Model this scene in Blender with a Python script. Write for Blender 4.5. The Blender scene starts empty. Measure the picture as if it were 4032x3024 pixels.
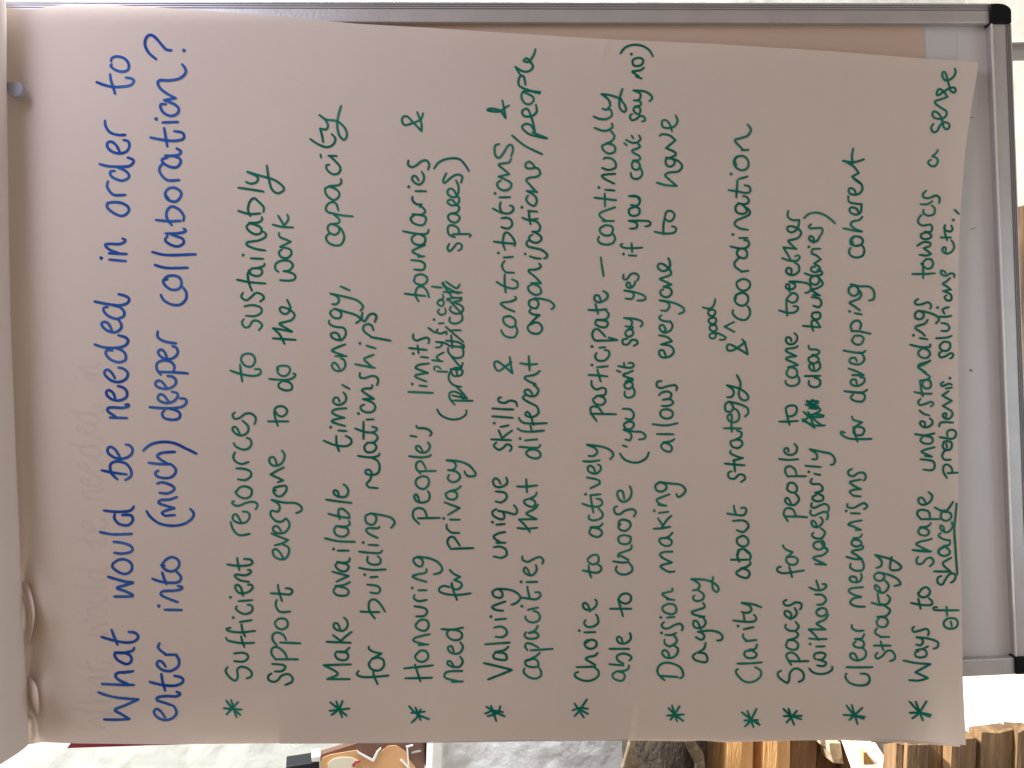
import bpy, bmesh, math, random
from mathutils import Vector, Matrix, noise
random.seed(7)
C = bpy.context.scene.collection
SC = bpy.context.scene
R = math.radians
# ---------------------------------------------------------------- camera
F_PX = 3000.0                       # focal length in photograph pixels (4032 wide)
PITCH, ROLL, LEAN = R(15), R(1.9), R(11.5)
CAM = Vector((0, 0, 1.5))
fwd = Vector((0, math.cos(PITCH), -math.sin(PITCH)))
right0 = Vector((0, -math.sin(PITCH), -math.cos(PITCH)))      # picture right = down in the room (phone held on its side)
up0 = Vector((1, 0, 0))
rx = (right0 * math.cos(ROLL) + up0 * math.sin(ROLL)).normalized()
uy = (up0 * math.cos(ROLL) - right0 * math.sin(ROLL)).normalized()
cd = bpy.data.cameras.new('camera'); cam = bpy.data.objects.new('camera', cd); C.objects.link(cam)
cam.matrix_world = Matrix((( rx.x, uy.x, -fwd.x, CAM.x), (rx.y, uy.y, -fwd.y, CAM.y), (rx.z, uy.z, -fwd.z, CAM.z), (0, 0, 0, 1)))
cd.sensor_width = 36; cd.lens = 36 * F_PX / 4032; cd.clip_start = 0.01; cd.clip_end = 100
SC.camera = cam
SC.render.resolution_x = 1024; SC.render.resolution_y = 768
# ---------------------------------------------------------------- light
W = bpy.data.worlds.new('World'); SC.world = W; W.use_nodes = True
bg = W.node_tree.nodes['Background']; bg.inputs[0].default_value = (1.0, 0.825, 0.725, 1); bg.inputs[1].default_value = 0.36
def area(name, loc, target, size, power, col, sizey=None):
    l = bpy.data.lights.new(name, 'AREA'); l.energy = power; l.color = col; l.size = size
    if sizey: l.shape = 'RECTANGLE'; l.size_y = sizey
    o = bpy.data.objects.new(name, l); C.objects.link(o); o.location = loc
    o.rotation_euler = (Vector(target) - Vector(loc)).to_track_quat('-Z', 'Y').to_euler(); return o
area('window_light', (0.76, 0.22, 2.35), (0.1, 0.8, 1.75), 0.6, 6.8, (0.86, 0.90, 1.0))
area('corner_fill_light', (0.72, 0.50, 2.02), (0.30, 0.88, 1.78), 0.25, 1.5, (0.52, 0.58, 1.0))  # added bluish fill lamp, tints the upper right corner of the sheet
area('wall_fill_light', (-0.8, 1.16, 3.3), (-0.6, 1.40, 1.2), 0.5, 36, (1.0, 1.0, 0.95), 0.3)  # added overhead lamp, unseen, brightens the wall behind the board
area('low_wall_fill_light', (1.0, 1.17, 1.75), (-0.6, 1.44, 1.05), 0.4, 58, (0.93, 0.97, 1.0))  # added fill lamp hidden behind the board, lifts the wall below the shelf
sp = bpy.data.lights.new('sun_patch', 'SPOT'); sp.energy = 800; sp.color = (1.0, 0.95, 0.86); sp.spot_size = R(20); sp.spot_blend = 0.2; sp.shadow_soft_size = 0.02
so = bpy.data.objects.new('sun_patch', sp); C.objects.link(so); so.location = (0.9, 1.15, 2.3)
so.rotation_euler = (Vector((-0.64, 1.32, 0.15)) - Vector(so.location)).to_track_quat('-Z', 'Y').to_euler()
SC.view_settings.view_transform = 'Standard'; SC.view_settings.look = 'None'; SC.view_settings.exposure = 0; SC.view_settings.gamma = 1
# ---------------------------------------------------------------- geometry helpers
def ray(px, py):
    return (fwd + rx * ((px - 2016) / F_PX) + uy * ((1512 - py) / F_PX))
BN = Vector((0, -math.cos(LEAN), math.sin(LEAN)))            # board normal, towards the viewer
BO = CAM + fwd * 0.82
def onboard(px, py, w=0.0):
    d = ray(px, py); o = BO + BN * w
    return CAM + d * ((o - CAM).dot(BN) / d.dot(BN))
def aty(px, py, y):
    d = ray(px, py); return CAM + d * ((y - CAM.y) / d.y)
def atz(px, py, z):
    d = ray(px, py); return CAM + d * ((z - CAM.z) / d.z)
def mesh(name, verts, faces, mat, parent=None, smooth=False):
    m = bpy.data.meshes.new(name); m.from_pydata([tuple(v) for v in verts], [], faces); m.update()
    if smooth:
        for p in m.polygons: p.use_smooth = True
    o = bpy.data.objects.new(name, m); C.objects.link(o)
    if mat: m.materials.append(mat)
    if parent: o.parent = parent
    return o
def tag(o, label=None, cat=None, group=None, kind=None):
    if label: o['label'] = label
    if cat: o['category'] = cat
    if group: o['group'] = group
    if kind: o['kind'] = kind
    return o
def empty(name, loc=(0, 0, 0)):
    o = bpy.data.objects.new(name, None); C.objects.link(o); o.empty_display_size = 0.05; return o
def recalc(o, bevel=0.0, seg=2):
    bm = bmesh.new(); bm.from_mesh(o.data); bmesh.ops.recalc_face_normals(bm, faces=bm.faces)
    if bevel: bmesh.ops.bevel(bm, geom=bm.edges[:], offset=bevel, segments=seg, affect='EDGES', profile=0.5)
    bm.to_mesh(o.data); bm.free()
    return o
def prism(name, bot, top, mat, parent=None, bevel=0.0, seg=2):
    n = len(bot); f = [list(range(n))[::-1], list(range(n, 2 * n))]
    for i in range(n): f.append([i, (i + 1) % n, n + (i + 1) % n, n + i])
    return recalc(mesh(name, list(bot) + list(top), f, mat, parent), bevel, seg)
def fbm(x, y, z=0, o=4):
    v = 0; a = 1; t = 0
    for i in range(o):
        v += a * noise.noise(Vector((x, y, z + 7.3 * i))); t += a; a *= .5; x *= 2; y *= 2
    return v / t
# ---------------------------------------------------------------- materials
def mat(name, col, rough=0.6, metal=0.0, var=0.0, vscale=8, col2=None, bump=0.0, bscale=60, stretch=None, alpha=1.0, spec=0.5):
    m = bpy.data.materials.new(name); m.use_nodes = True; nt = m.node_tree; b = nt.nodes['Principled BSDF']
    b.inputs['Roughness'].default_value = rough; b.inputs['Metallic'].default_value = metal; b.inputs['Alpha'].default_value = alpha
    b.inputs['Specular IOR Level'].default_value = spec
    b.inputs['Base Color'].default_value = (*col, 1)
    tc = nt.nodes.new('ShaderNodeTexCoord'); mp = nt.nodes.new('ShaderNodeMapping'); nt.links.new(tc.outputs['Object'], mp.inputs[0])
    if stretch: mp.inputs['Scale'].default_value = stretch
    if var or col2:
        n = nt.nodes.new('ShaderNodeTexNoise'); n.inputs['Scale'].default_value = vscale; n.inputs['Detail'].default_value = 6
        nt.links.new(mp.outputs[0], n.inputs[0])
        r = nt.nodes.new('ShaderNodeValToRGB'); nt.links.new(n.outputs[0], r.inputs[0])
        r.color_ramp.elements[0].position = 0.33; r.color_ramp.elements[1].position = 0.67
        c2 = col2 or tuple(c * (1 - var) for c in col)
        r.color_ramp.elements[0].color = (*c2, 1); r.color_ramp.elements[1].color = (*col, 1)
        nt.links.new(r.outputs[0], b.inputs['Base Color'])
    if bump:
        n = nt.nodes.new('ShaderNodeTexNoise'); n.inputs['Scale'].default_value = bscale; n.inputs['Detail'].default_value = 5
        nt.links.new(mp.outputs[0], n.inputs[0])
        bu = nt.nodes.new('ShaderNodeBump'); bu.inputs['Strength'].default_value = bump; bu.inputs['Distance'].default_value = 0.01
        nt.links.new(n.outputs[0], bu.inputs['Height']); nt.links.new(bu.outputs[0], b.inputs['Normal'])
    return m
def paper_mat(name, col, trans=0.22, var=0.05):
    m = bpy.data.materials.new(name); m.use_nodes = True; nt = m.node_tree; nt.nodes.clear()
    out = nt.nodes.new('ShaderNodeOutputMaterial'); d = nt.nodes.new('ShaderNodeBsdfDiffuse'); t = nt.nodes.new('ShaderNodeBsdfTranslucent'); mx = nt.nodes.new('ShaderNodeMixShader')
    tc = nt.nodes.new('ShaderNodeTexCoord'); n = nt.nodes.new('ShaderNodeTexNoise'); n.inputs['Scale'].default_value = 5; n.inputs['Detail'].default_value = 4
    n2 = nt.nodes.new('ShaderNodeTexNoise'); n2.inputs['Scale'].default_value = 900; n2.inputs['Detail'].default_value = 2
    nt.links.new(tc.outputs['Object'], n.inputs[0]); nt.links.new(tc.outputs['Object'], n2.inputs[0])
    r = nt.nodes.new('ShaderNodeValToRGB'); nt.links.new(n.outputs[0], r.inputs[0])
    r.color_ramp.elements[0].position = .3; r.color_ramp.elements[1].position = .7
    r.color_ramp.elements[0].color = (*[c * (1 - var) for c in col], 1); r.color_ramp.elements[1].color = (*col, 1)
    mu = nt.nodes.new('ShaderNodeMix'); mu.data_type = 'RGBA'; mu.blend_type = 'MULTIPLY'; mu.inputs[0].default_value = 0.10
    nt.links.new(r.outputs[0], mu.inputs[6]); nt.links.new(n2.outputs[0], mu.inputs[7])
    bu = nt.nodes.new('ShaderNodeBump'); bu.inputs['Strength'].default_value = 0.12; bu.inputs['Distance'].default_value = 0.0006
    nt.links.new(n2.outputs[0], bu.inputs['Height']); nt.links.new(bu.outputs[0], d.inputs['Normal'])
    nt.links.new(mu.outputs[2], d.inputs[0]); nt.links.new(mu.outputs[2], t.inputs[0])
    mx.inputs[0].default_value = trans
    nt.links.new(d.outputs[0], mx.inputs[1]); nt.links.new(t.outputs[0], mx.inputs[2]); nt.links.new(mx.outputs[0], out.inputs[0])
    return m
def ink_mat(name, deep, thin, a0, a1):
    m = bpy.data.materials.new(name); m.use_nodes = True; nt = m.node_tree; b = nt.nodes['Principled BSDF']
    b.inputs['Roughness'].default_value = 0.6; b.inputs['Specular IOR Level'].default_value = 0.08
    tc = nt.nodes.new('ShaderNodeTexCoord'); n = nt.nodes.new('ShaderNodeTexNoise'); n.inputs['Scale'].default_value = 22; n.inputs['Detail'].default_value = 3
    nt.links.new(tc.outputs['Object'], n.inputs[0])
    r = nt.nodes.new('ShaderNodeValToRGB'); nt.links.new(n.outputs[0], r.inputs[0])
    r.color_ramp.elements[0].position = .35; r.color_ramp.elements[1].position = .68
    r.color_ramp.elements[0].color = (*deep, 1); r.color_ramp.elements[1].color = (*thin, 1); nt.links.new(r.outputs[0], b.inputs['Base Color'])
    mr = nt.nodes.new('ShaderNodeMapRange'); mr.inputs[1].default_value = .35; mr.inputs[2].default_value = .7; mr.inputs[3].default_value = a0; mr.inputs[4].default_value = a1
    nt.links.new(n.outputs[0], mr.inputs[0]); nt.links.new(mr.outputs[0], b.inputs['Alpha'])
    return m
M = {}
M['paper'] = paper_mat('paper_front', (0.83, 0.712, 0.62), 0.22, 0.04)
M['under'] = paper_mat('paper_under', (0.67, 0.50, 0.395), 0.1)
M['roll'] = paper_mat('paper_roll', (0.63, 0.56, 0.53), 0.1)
M['blue'] = ink_mat('blue_ink', (0.006, 0.060, 0.30), (0.02, 0.135, 0.44), 0.95, 0.78)
M['green'] = ink_mat('green_ink', (0.0, 0.125, 0.086), (0.0, 0.21, 0.145), 0.95, 0.80)
M['ghost'] = mat('show_through_ink', (0.42, 0.38, 0.36), 0.9, alpha=0.055)
M['board'] = mat('white_enamel', (0.63, 0.60, 0.58), 0.32, var=0.05, vscale=5)
M['alu'] = mat('brushed_aluminium', (0.52, 0.49, 0.475), 0.42, 0.5, var=0.10, vscale=30, bump=0.05, bscale=300)
M['groove'] = mat('aluminium_groove', (0.16, 0.15, 0.15), 0.6, 0.3)
M['black'] = mat('black_plastic', (0.005, 0.005, 0.006), 0.6, bump=0.1, bscale=80, spec=0.15)
M['knob'] = mat('grey_plastic', (0.33, 0.33, 0.38), 0.6)
M['wall'] = mat('whitewash', (0.85, 0.86, 0.81), 0.9, col2=(0.77, 0.78, 0.72), vscale=14, bump=0.22, bscale=35)
M['plaster2'] = mat('chalky_white', (0.84, 0.85, 0.87), 0.9, col2=(0.55, 0.48, 0.40), vscale=9, bump=0.35, bscale=40)
M['plaster2'].node_tree.nodes['Color Ramp'].color_ramp.elements[0].position = 0.27
M['plaster2'].node_tree.nodes['Color Ramp'].color_ramp.elements[1].position = 0.37
M['floor'] = mat('pale_stone', (0.64, 0.60, 0.52), 0.9, var=0.25, vscale=12, bump=0.5, bscale=40)
M['shelf'] = mat('white_gloss_paint', (0.86, 0.87, 0.84), 0.4)
def wood(name, c1, c2, sc=7):
    return mat(name, c1, 0.75, col2=c2, vscale=sc, bump=0.5, bscale=22, stretch=(1.2, 9, 9))
M['tan'] = wood('pine_sawn', (0.80, 0.46, 0.19), (0.64, 0.33, 0.12), 4)
M['brown'] = wood('old_timber', (0.24, 0.14, 0.062), (0.075, 0.04, 0.02), 5)
M['mid'] = wood('brown_timber', (0.26, 0.125, 0.045), (0.13, 0.06, 0.022), 6)
M['bark'] = mat('grey_bark', (0.10, 0.074, 0.052), 0.95, col2=(0.028, 0.020, 0.014), vscale=9, bump=1.0, bscale=25, stretch=(3, 1, 7))
M['split'] = mat('split_wood', (0.60, 0.48, 0.33), 0.9, col2=(0.30, 0.2, 0.12), vscale=10, bump=0.8, bscale=30)
M['zinc'] = mat('galvanised_sheet', (0.55, 0.57, 0.60), 0.5, 0.4, var=0.3, vscale=25)
INK = """
to|b|380 323 409 334 445 342 493 340 517 333 527 318 517 309 495 305/433 292 437 318 445 342 453 369/437 241 440 229 459 222 488 229 506 251 503 275 478 282 450 273 435 258 440 253
order|b|413 475 416 497 433 521 464 531 493 531/471 599 459 574 440 558 423 562 423 579 440 596 469 604 498 596 509 574 504 556 486 551/452 673 435 675 436 691 454 704 483 711 506 699 506 685 488 669 464 660/392 646 425 654 469 656 507 654 524 641 524 629 503 620/425 714 421 733 433 755 452 768 493 767/423 799 445 796 478 799 505 816 503 837 478 850 445 837 423 818 421 804 428 799
in|b|430 1022 495 1028/398 1016/429 997 498 1000/469 997 435 985 416 970 416 962 435 960 469 961 489 953 494 945 482 939
needed|b|372 1187 421 1197 469 1202 500 1194 508 1177 493 1165 466 1158/423 1209 409 1211 409 1226 428 1245 459 1255 486 1245 488 1226 471 1209 445 1202/440 1300 428 1276 413 1267 400 1272 404 1286 425 1303 454 1308 476 1293 476 1274 464 1257/372 1356 411 1368 459 1369 491 1361 504 1344 495 1329 466 1320/442 1380 423 1378 416 1392 433 1414 464 1426 491 1419 495 1399 481 1380 454 1370/452 1489 440 1468 423 1455 411 1463 416 1480 440 1499 469 1504 495 1492 503 1470 488 1453 466 1447/454 1576 447 1550 430 1536 418 1542 423 1559 445 1574 474 1576 498 1562 498 1540 483 1525 464 1520/433 1644 500 1646/454 1639 426 1621 424 1607 445 1604 483 1606 505 1600 506 1592 494 1593
be|b|471 1798 454 1771 435 1759 423 1769 428 1786 454 1803 488 1805 515 1791 522 1771 512 1755 495 1750/401 1852 445 1861 498 1868/462 1887 440 1865 433 1834 445 1820 469 1817 498 1827 515 1851 515 1875 493 1890
would|b|409 2010 454 2015 503 2013 522 2003 526 1994/452 2025 450 2041 469 2063 503 2068 522 2051 519 2032 503 2027 481 2028/394 2095 445 2104 519 2102/447 2133 483 2138 512 2148 522 2162 512 2174 478 2180 450 2176/445 2218 466 2205 493 2203 517 2220 517 2246 493 2260 464 2251 442 2232 445 2218/450 2349 488 2349 517 2348 523 2343 493 2328 460 2315 493 2304 524 2294 493 2290 459 2281 426 2271
what|b|410 2833 464 2834 510 2831/510 2831 478 2812 452 2795 493 2777 544 2754/544 2754 469 2748 421 2738 387 2726/401 2693 464 2696 527 2697/503 2693 469 2678 454 2662 462 2650 493 2647 524 2643/469 2569 453 2571 453 2586 469 2603 498 2615 515 2606 516 2586 498 2573 469 2569/452 2569 478 2571 507 2567 524 2560 528 2551/399 2508 445 2521 493 2530 527 2526 544 2509 532 2492 506 2488/439 2480 450 2509 462 2538
enter|b|650 2825 633 2801 616 2791 606 2804 618 2823 647 2835 679 2828 695 2806 686 2782/683 2779 647 2767 618 2757 621 2746 652 2741 695 2742 709 2731 695 2724/589 2685 638 2697 686 2700 715 2690 721 2676 710 2666 686 2661/635 2654 640 2685 650 2719/652 2625 638 2606 623 2603 618 2618 638 2637 671 2642 700 2625 705 2601 693 2579/695 2578 650 2578/655 2578 633 2562 622 2548 628 2533
into|b|648 2401 715 2402/625 2386/700 2371 657 2355 633 2341 642 2328 681 2326 710 2321 717 2312 700 2307/600 2279 633 2290 676 2295 705 2290 712 2271 693 2249/638 2254 645 2275 655 2300/635 2225 657 2201 681 2194 703 2208 703 2232 681 2249 657 2246 638 2230 647 2227
much|b|577 2013 594 2037 628 2061 676 2070 724 2063 756 2041 762 2020 749 2004/688 2028 650 2031/650 2031 637 2020 657 2009 686 2002/686 2000 652 1991 624 1980 633 1969 667 1967 696 1957/628 1940 657 1943 681 1933 686 1921 671 1909 638 1899 619 1904/623 1853 611 1861 618 1875 642 1882 671 1880 690 1863 690 1844 671 1827/585 1822 628 1827 671 1827/662 1827 633 1810 619 1795 638 1783 688 1779/564 1774 594 1750 638 1740 686 1745 734 1767 773 1786
deeper|b|647 1617 638 1627 647 1646 681 1653 705 1646 708 1627 691 1615 669 1610/589 1603 638 1607 686 1607 720 1600 734 1583 729 1571 708 1568/664 1581 647 1559 633 1552 621 1562 628 1578 657 1587 686 1578 700 1559 695 1547 676 1542/655 1525 638 1504 621 1499 611 1511 623 1525 657 1531 686 1518 693 1499 681 1484 659 1480/633 1475 618 1455 618 1431 642 1419 671 1424 686 1441 683 1460/628 1464 686 1466 739 1470/657 1409 647 1385 633 1376 622 1387 633 1404 657 1414 686 1407 700 1387 693 1368 679 1363/693 1352 647 1344 621 1327 621 1305
collaboration|b|633 1161 645 1182 676 1199 710 1199 732 1177 732 1149 717 1129/659 1100 643 1104 647 1120 671 1139 700 1139 714 1120 708 1095 686 1085 659 1088 642 1105/609 1043 657 1055 739 1054/599 992 657 1004 770 1001/659 929 650 946 671 963 700 970 722 958 720 941 700 932 674 923/652 919 686 919 720 915 732 907 723 900/614 866 667 871 710 869/676 886 657 859 657 830 676 813 705 825 723 850 721 869/662 780 650 763 662 743 686 739 710 753 712 772 695 792 674 792 655 780 649 763/705 709 659 709 633 685 627 663 638 646/659 620 638 627 642 641 667 656 695 658 710 641 708 625 686 615 657 613/650 612 676 613 705 608 712 596 695 584/592 541 638 550 686 554 720 547 724 533 715 521 686 516/646 504 651 535 658 576/640 482 700 480/614 468/652 410 633 410 633 427 647 446 674 456 698 446 703 427 686 410 647 394/646 394 691 386/691 386 662 371 633 350 621 328 628 316 667 316 705 309 729 289 729 270 717 253/614 232 585 207 570 174 577 145 594 137 614 150 638 178 655 195 674 197/724 198
asterisk|g|881 2789 951 2794/892 2813 937 2764/910 2757 931 2824/891 2759 915 2789 946 2815
sufficient|g|896 2627 888 2642 903 2666 925 2680 936 2666 934 2637 949 2625 975 2632 991 2649 987 2665 971 2671/922 2603 956 2605 975 2593 974 2578 954 2570 922 2573/890 2511 897 2522 946 2532 1000 2531/949 2505 954 2526 962 2548/908 2472 891 2476 903 2485 946 2490 1004 2484/950 2458 955 2483 965 2506/944 2449 990 2442/918 2432/932 2387 928 2396 942 2410 966 2418 990 2408 994 2391 985 2382 975 2381/939 2367 993 2363/907 2352/956 2345 949 2316 937 2303 926 2307 930 2324 946 2336 975 2332 994 2316 990 2303 976 2302/980 2291 946 2285 926 2271 928 2262 966 2265 987 2254 986 2245 976 2244/894 2222 937 2228 980 2225 994 2215 985 2203 961 2201/933 2197 937 2222 942 2244
support|g|1069 2652 1057 2661 1057 2676 1077 2685 1094 2678 1108 2661 1135 2654 1151 2668 1149 2685 1123 2697/1082 2644 1110 2642 1124 2627 1113 2618 1072 2614/1084 2596 1173 2596/1086 2598 1069 2574 1072 2553 1091 2548 1118 2567 1129 2589/1103 2530 1182 2533/1089 2540 1074 2521 1074 2500 1091 2490 1115 2500 1126 2520/1082 2451 1096 2437 1120 2436 1132 2449 1130 2468 1110 2478 1091 2471 1082 2456/1143 2408 1106 2410 1091 2398 1085 2377 1090 2362/1066 2336 1106 2338 1139 2341 1151 2328 1142 2318 1125 2316/1094 2303 1098 2328 1110 2367
everyone|g|1118 2203 1101 2174 1086 2162 1074 2167 1079 2189 1101 2202 1125 2198 1137 2177 1135 2155 1115 2145/1082 2147 1110 2140 1135 2126/1135 2126 1101 2114 1069 2100/1106 2091 1094 2073 1079 2073 1074 2087 1091 2099 1120 2097 1138 2075 1137 2054 1125 2041/1125 2041 1108 2054 1086 2051 1067 2032 1065 2015 1072 2010/1072 2010 1091 2015 1101 2003 1096 1984 1069 1968/1069 1968 1120 1979 1164 1981 1188 1998 1183 2013 1166 2020/1077 1933 1079 1921 1106 1914 1126 1914 1126 1933 1106 1954 1086 1950 1076 1933 1086 1931/1094 1899 1115 1891/1115 1891 1091 1880 1065 1868/1065 1868 1091 1853 1118 1840/1089 1832 1086 1815 1077 1800 1062 1803 1060 1817 1072 1832 1096 1832 1115 1815 1120 1791 1110 1774
to|g|1055 1659 1135 1659/1079 1624 1084 1648 1094 1677/1079 1624 1086 1605 1110 1599 1129 1612 1127 1629 1110 1640 1091 1632 1086 1622
do|g|1108 1504 1096 1513 1101 1528 1125 1537 1147 1533 1149 1516 1135 1504 1113 1499/1060 1492 1110 1496 1139 1494 1161 1482 1161 1472 1154 1471/1096 1455 1091 1446 1110 1440 1135 1443 1142 1458 1130 1477 1110 1480 1094 1468 1091 1453
the|g|1074 1332 1164 1338/1120 1354 1101 1317 1074 1292/1074 1292 1110 1298 1150 1306/1150 1306 1125 1291 1100 1275 1120 1268 1149 1259 1160 1240 1149 1226 1130 1214 1106 1209 1101 1221 1115 1235 1132 1233 1143 1211 1130 1180
work|g|1103 1103 1135 1105 1159 1100 1161 1083 1139 1071 1116 1068/1116 1067 1139 1064 1153 1045 1139 1028 1110 1026 1086 1038 1084 1059 1096 1070/1110 982 1098 992 1106 1011 1130 1016 1147 999 1139 980 1103 972/1103 972 1145 951/1145 951 1120 941 1101 932 1098 917/1074 884 1110 893 1153 895/1095 849 1120 891/1118 888 1135 864 1131 845
resources|g|983 2102 942 2107 918 2085 908 2056/949 2056 934 2029 922 2025 915 2037 922 2051 946 2060 971 2054 983 2032 975 2017 956 2014/922 1974 913 1976 920 1988 942 1991 971 1979 1000 1976 1014 1988 1007 2005/927 1938 946 1918 971 1916 990 1928 987 1952 966 1962 942 1955 926 1937 934 1933/937 1887 966 1890 987 1875 985 1856 961 1846 930 1844/978 1819 951 1827 927 1817 918 1800 925 1781/920 1745 930 1759 956 1770 980 1764 990 1745 983 1728 971 1724/944 1709 932 1685 920 1680 915 1692 930 1709 954 1714 975 1701 976 1677 954 1656/925 1624 915 1632 922 1648 942 1646 966 1629 990 1629 1007 1646 1002 1670
to|g|907 1459 946 1472 995 1480 1024 1472 1024 1455 1004 1453/945 1435 949 1472 954 1502/951 1407 949 1419 966 1440 990 1443 1004 1423 997 1399 975 1392 954 1399 949 1414
sustainably|g|960 1257 952 1269 963 1288 980 1286 995 1264 1016 1264 1032 1281 1019 1300/968 1243 1004 1244 1028 1231 1026 1211 995 1201 962 1206/956 1153 950 1170 971 1182 990 1168 1009 1153 1033 1161 1038 1175 1024 1187/933 1101 985 1111 1045 1116/992 1145 979 1110 976 1076 990 1059/979 1064 990 1081 1014 1087 1031 1076 1028 1059 1004 1055/990 1056 1014 1055 1039 1046 1041 1038/987 1017 1036 1019/957 1004/1044 986 1004 979 971 964 976 953 1019 946 1045 932 1045 919 1037 912/983 878 971 891 978 907 1004 922 1026 917 1028 898 1009 886 983 879/980 877 1014 876 1031 866 1031 855/938 830 980 842 1024 840/985 850 976 825 983 794 1000 780 1016 792 1038 816 1036 834/938 739 990 746 1037 754/968 716 990 723 1012 714 1012 695 973 676/973 676 1019 690 1077 707 1113 733 1115 750 1091 760 1069 743 1057 699 1050 651
asterisk|g|1298 2799 1375 2790/1306 2815 1335 2791 1349 2760/1324 2762 1347 2824/1300 2765 1335 2794 1365 2818
make|g|1377 2674 1288 2674/1288 2674 1330 2652 1274 2619/1274 2619 1382 2616/1325 2566 1319 2579 1332 2596 1359 2599 1371 2586 1364 2570 1332 2565/1325 2566 1356 2567 1376 2550/1286 2527 1381 2531/1311 2501 1342 2524/1340 2526 1361 2506 1385 2488/1340 2483 1332 2459 1318 2453 1313 2466 1325 2480 1352 2483 1368 2466 1366 2444 1354 2432
available|g|1325 2309 1313 2326 1327 2343 1361 2345 1373 2331 1361 2316 1325 2307/1320 2307 1352 2304 1378 2292/1325 2290 1373 2268/1373 2268 1308 2251/1332 2214 1320 2227 1337 2246 1361 2249 1373 2232 1361 2220 1332 2215/1327 2212 1356 2216 1376 2208 1376 2198/1330 2168 1373 2168/1313 2162/1279 2119 1332 2131 1397 2133/1325 2070 1315 2087 1325 2107 1352 2113 1371 2099 1366 2080 1337 2074/1323 2071 1361 2073 1378 2062 1373 2052/1293 2023 1332 2033 1375 2040/1337 2044 1332 2022 1335 2005 1352 2005 1375 2027 1373 2041/1284 1967 1332 1974 1383 1980/1335 1952 1327 1933 1315 1931 1315 1945 1335 1956 1361 1955 1371 1935 1364 1916 1352 1907
time|g|1274 1735 1318 1752 1361 1757 1382 1745 1381 1728 1361 1716/1324 1716 1325 1747 1335 1776/1332 1695 1364 1697/1302 1682/1359 1677 1332 1670 1306 1660 1320 1651 1356 1645/1356 1645 1327 1636 1307 1624 1320 1612 1364 1607/1337 1581 1330 1566 1318 1566 1311 1578 1320 1591 1342 1593 1361 1578 1361 1557 1352 1545/1347 1515 1376 1531
energy|g|1337 1452 1325 1433 1313 1428 1306 1440 1318 1457 1342 1460 1359 1443 1356 1419 1342 1411/1320 1402 1364 1402/1352 1399 1327 1390 1306 1380 1327 1368 1359 1356/1340 1337 1332 1317 1318 1309 1303 1315 1306 1327 1323 1337 1347 1337 1361 1317 1359 1298 1347 1288/1347 1289 1318 1286 1296 1274 1296 1262/1308 1221 1299 1231 1313 1250 1337 1252 1344 1235 1332 1221 1315 1216/1315 1215 1361 1228 1400 1240 1419 1257 1402 1272/1308 1197 1325 1197 1335 1182 1325 1165 1301 1156/1301 1156 1356 1168 1405 1182 1429 1206 1419 1223/1340 1127 1376 1143
capacity|g|1299 917 1284 932 1289 951 1313 965 1342 963 1355 936 1347 907 1332 891/1303 881 1290 893 1296 915 1318 924 1335 912 1332 893 1308 882/1303 882 1332 878 1335 862 1313 844/1299 837 1342 847 1389 852/1301 840 1284 828 1286 809 1303 796 1323 801 1332 829/1301 732 1280 743 1286 768 1311 787 1332 777 1335 758 1318 742 1296 734/1296 732 1332 729 1344 717 1342 705/1296 649 1286 649 1286 666 1308 685 1332 682 1340 661 1323 637 1299 615/1293 613 1325 614/1262 608 1264 620/1221 547 1255 569 1289 579 1313 567 1320 545 1306 528/1272 559 1267 531 1260 506/1260 506 1284 509 1291 492 1279 470 1258 453/1258 453 1284 470 1327 477 1356 502 1366 531 1354 550 1335 531 1327 492 1332 453 1343 416
for|g|1412 2642 1404 2654 1424 2665 1463 2666 1530 2660/1487 2694 1472 2661 1470 2640/1460 2601 1452 2615 1463 2635 1492 2640 1511 2623 1509 2599 1487 2589 1463 2596/1463 2596 1502 2573/1502 2573 1472 2567 1452 2555 1453 2546
building|g|1419 2408 1458 2410 1494 2410/1476 2435 1455 2406 1453 2372 1470 2360 1492 2372 1516 2408/1458 2333 1487 2336 1497 2321 1484 2307 1446 2302/1458 2273 1487 2271/1436 2263/1414 2236 1463 2244 1518 2242/1448 2191 1446 2210 1463 2222 1492 2221 1499 2203 1487 2190/1414 2172 1463 2177 1496 2177 1504 2167/1451 2145 1489 2147/1430 2136/1487 2118 1453 2102 1441 2086 1453 2079 1487 2080 1494 2073/1458 2022 1439 2032 1443 2058 1468 2066 1482 2046 1475 2027 1458 2022/1458 2021 1506 2029 1540 2039 1554 2058 1540 2078
relationships|g|1487 1922 1453 1919/1453 1919 1443 1906 1458 1887 1463 1863 1453 1849 1439 1853 1441 1865 1463 1870 1487 1863 1495 1839 1487 1815 1465 1803/1409 1795 1458 1801 1489 1795 1494 1786/1446 1745 1434 1759 1443 1779 1468 1779 1482 1762 1472 1745 1446 1743/1446 1743 1472 1741 1487 1724 1477 1709 1463 1703/1398 1687 1439 1701 1472 1701 1484 1687 1465 1680/1431 1660 1431 1728/1443 1652 1471 1651/1411 1628/1434 1593 1420 1600 1424 1615 1448 1624 1472 1617 1477 1600 1463 1583 1429 1571/1429 1571 1472 1570/1472 1570 1443 1552 1424 1537 1436 1530 1463 1528 1465 1516/1417 1468 1417 1484 1434 1489 1463 1480 1482 1484 1489 1499 1484 1516/1398 1434 1475 1448/1463 1443 1434 1416 1443 1407 1471 1397/1443 1361 1478 1371/1417 1352/1460 1327 1537 1341/1463 1327 1434 1305 1430 1286 1446 1276 1463 1281 1470 1300/1427 1231 1424 1255 1436 1264 1453 1240 1472 1235 1482 1247 1475 1267
asterisk|g|1611 2781 1641 2811 1689 2832/1636 2786 1656 2835/1619 2807 1673 2802/1621 2845 1641 2825 1656 2794
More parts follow.
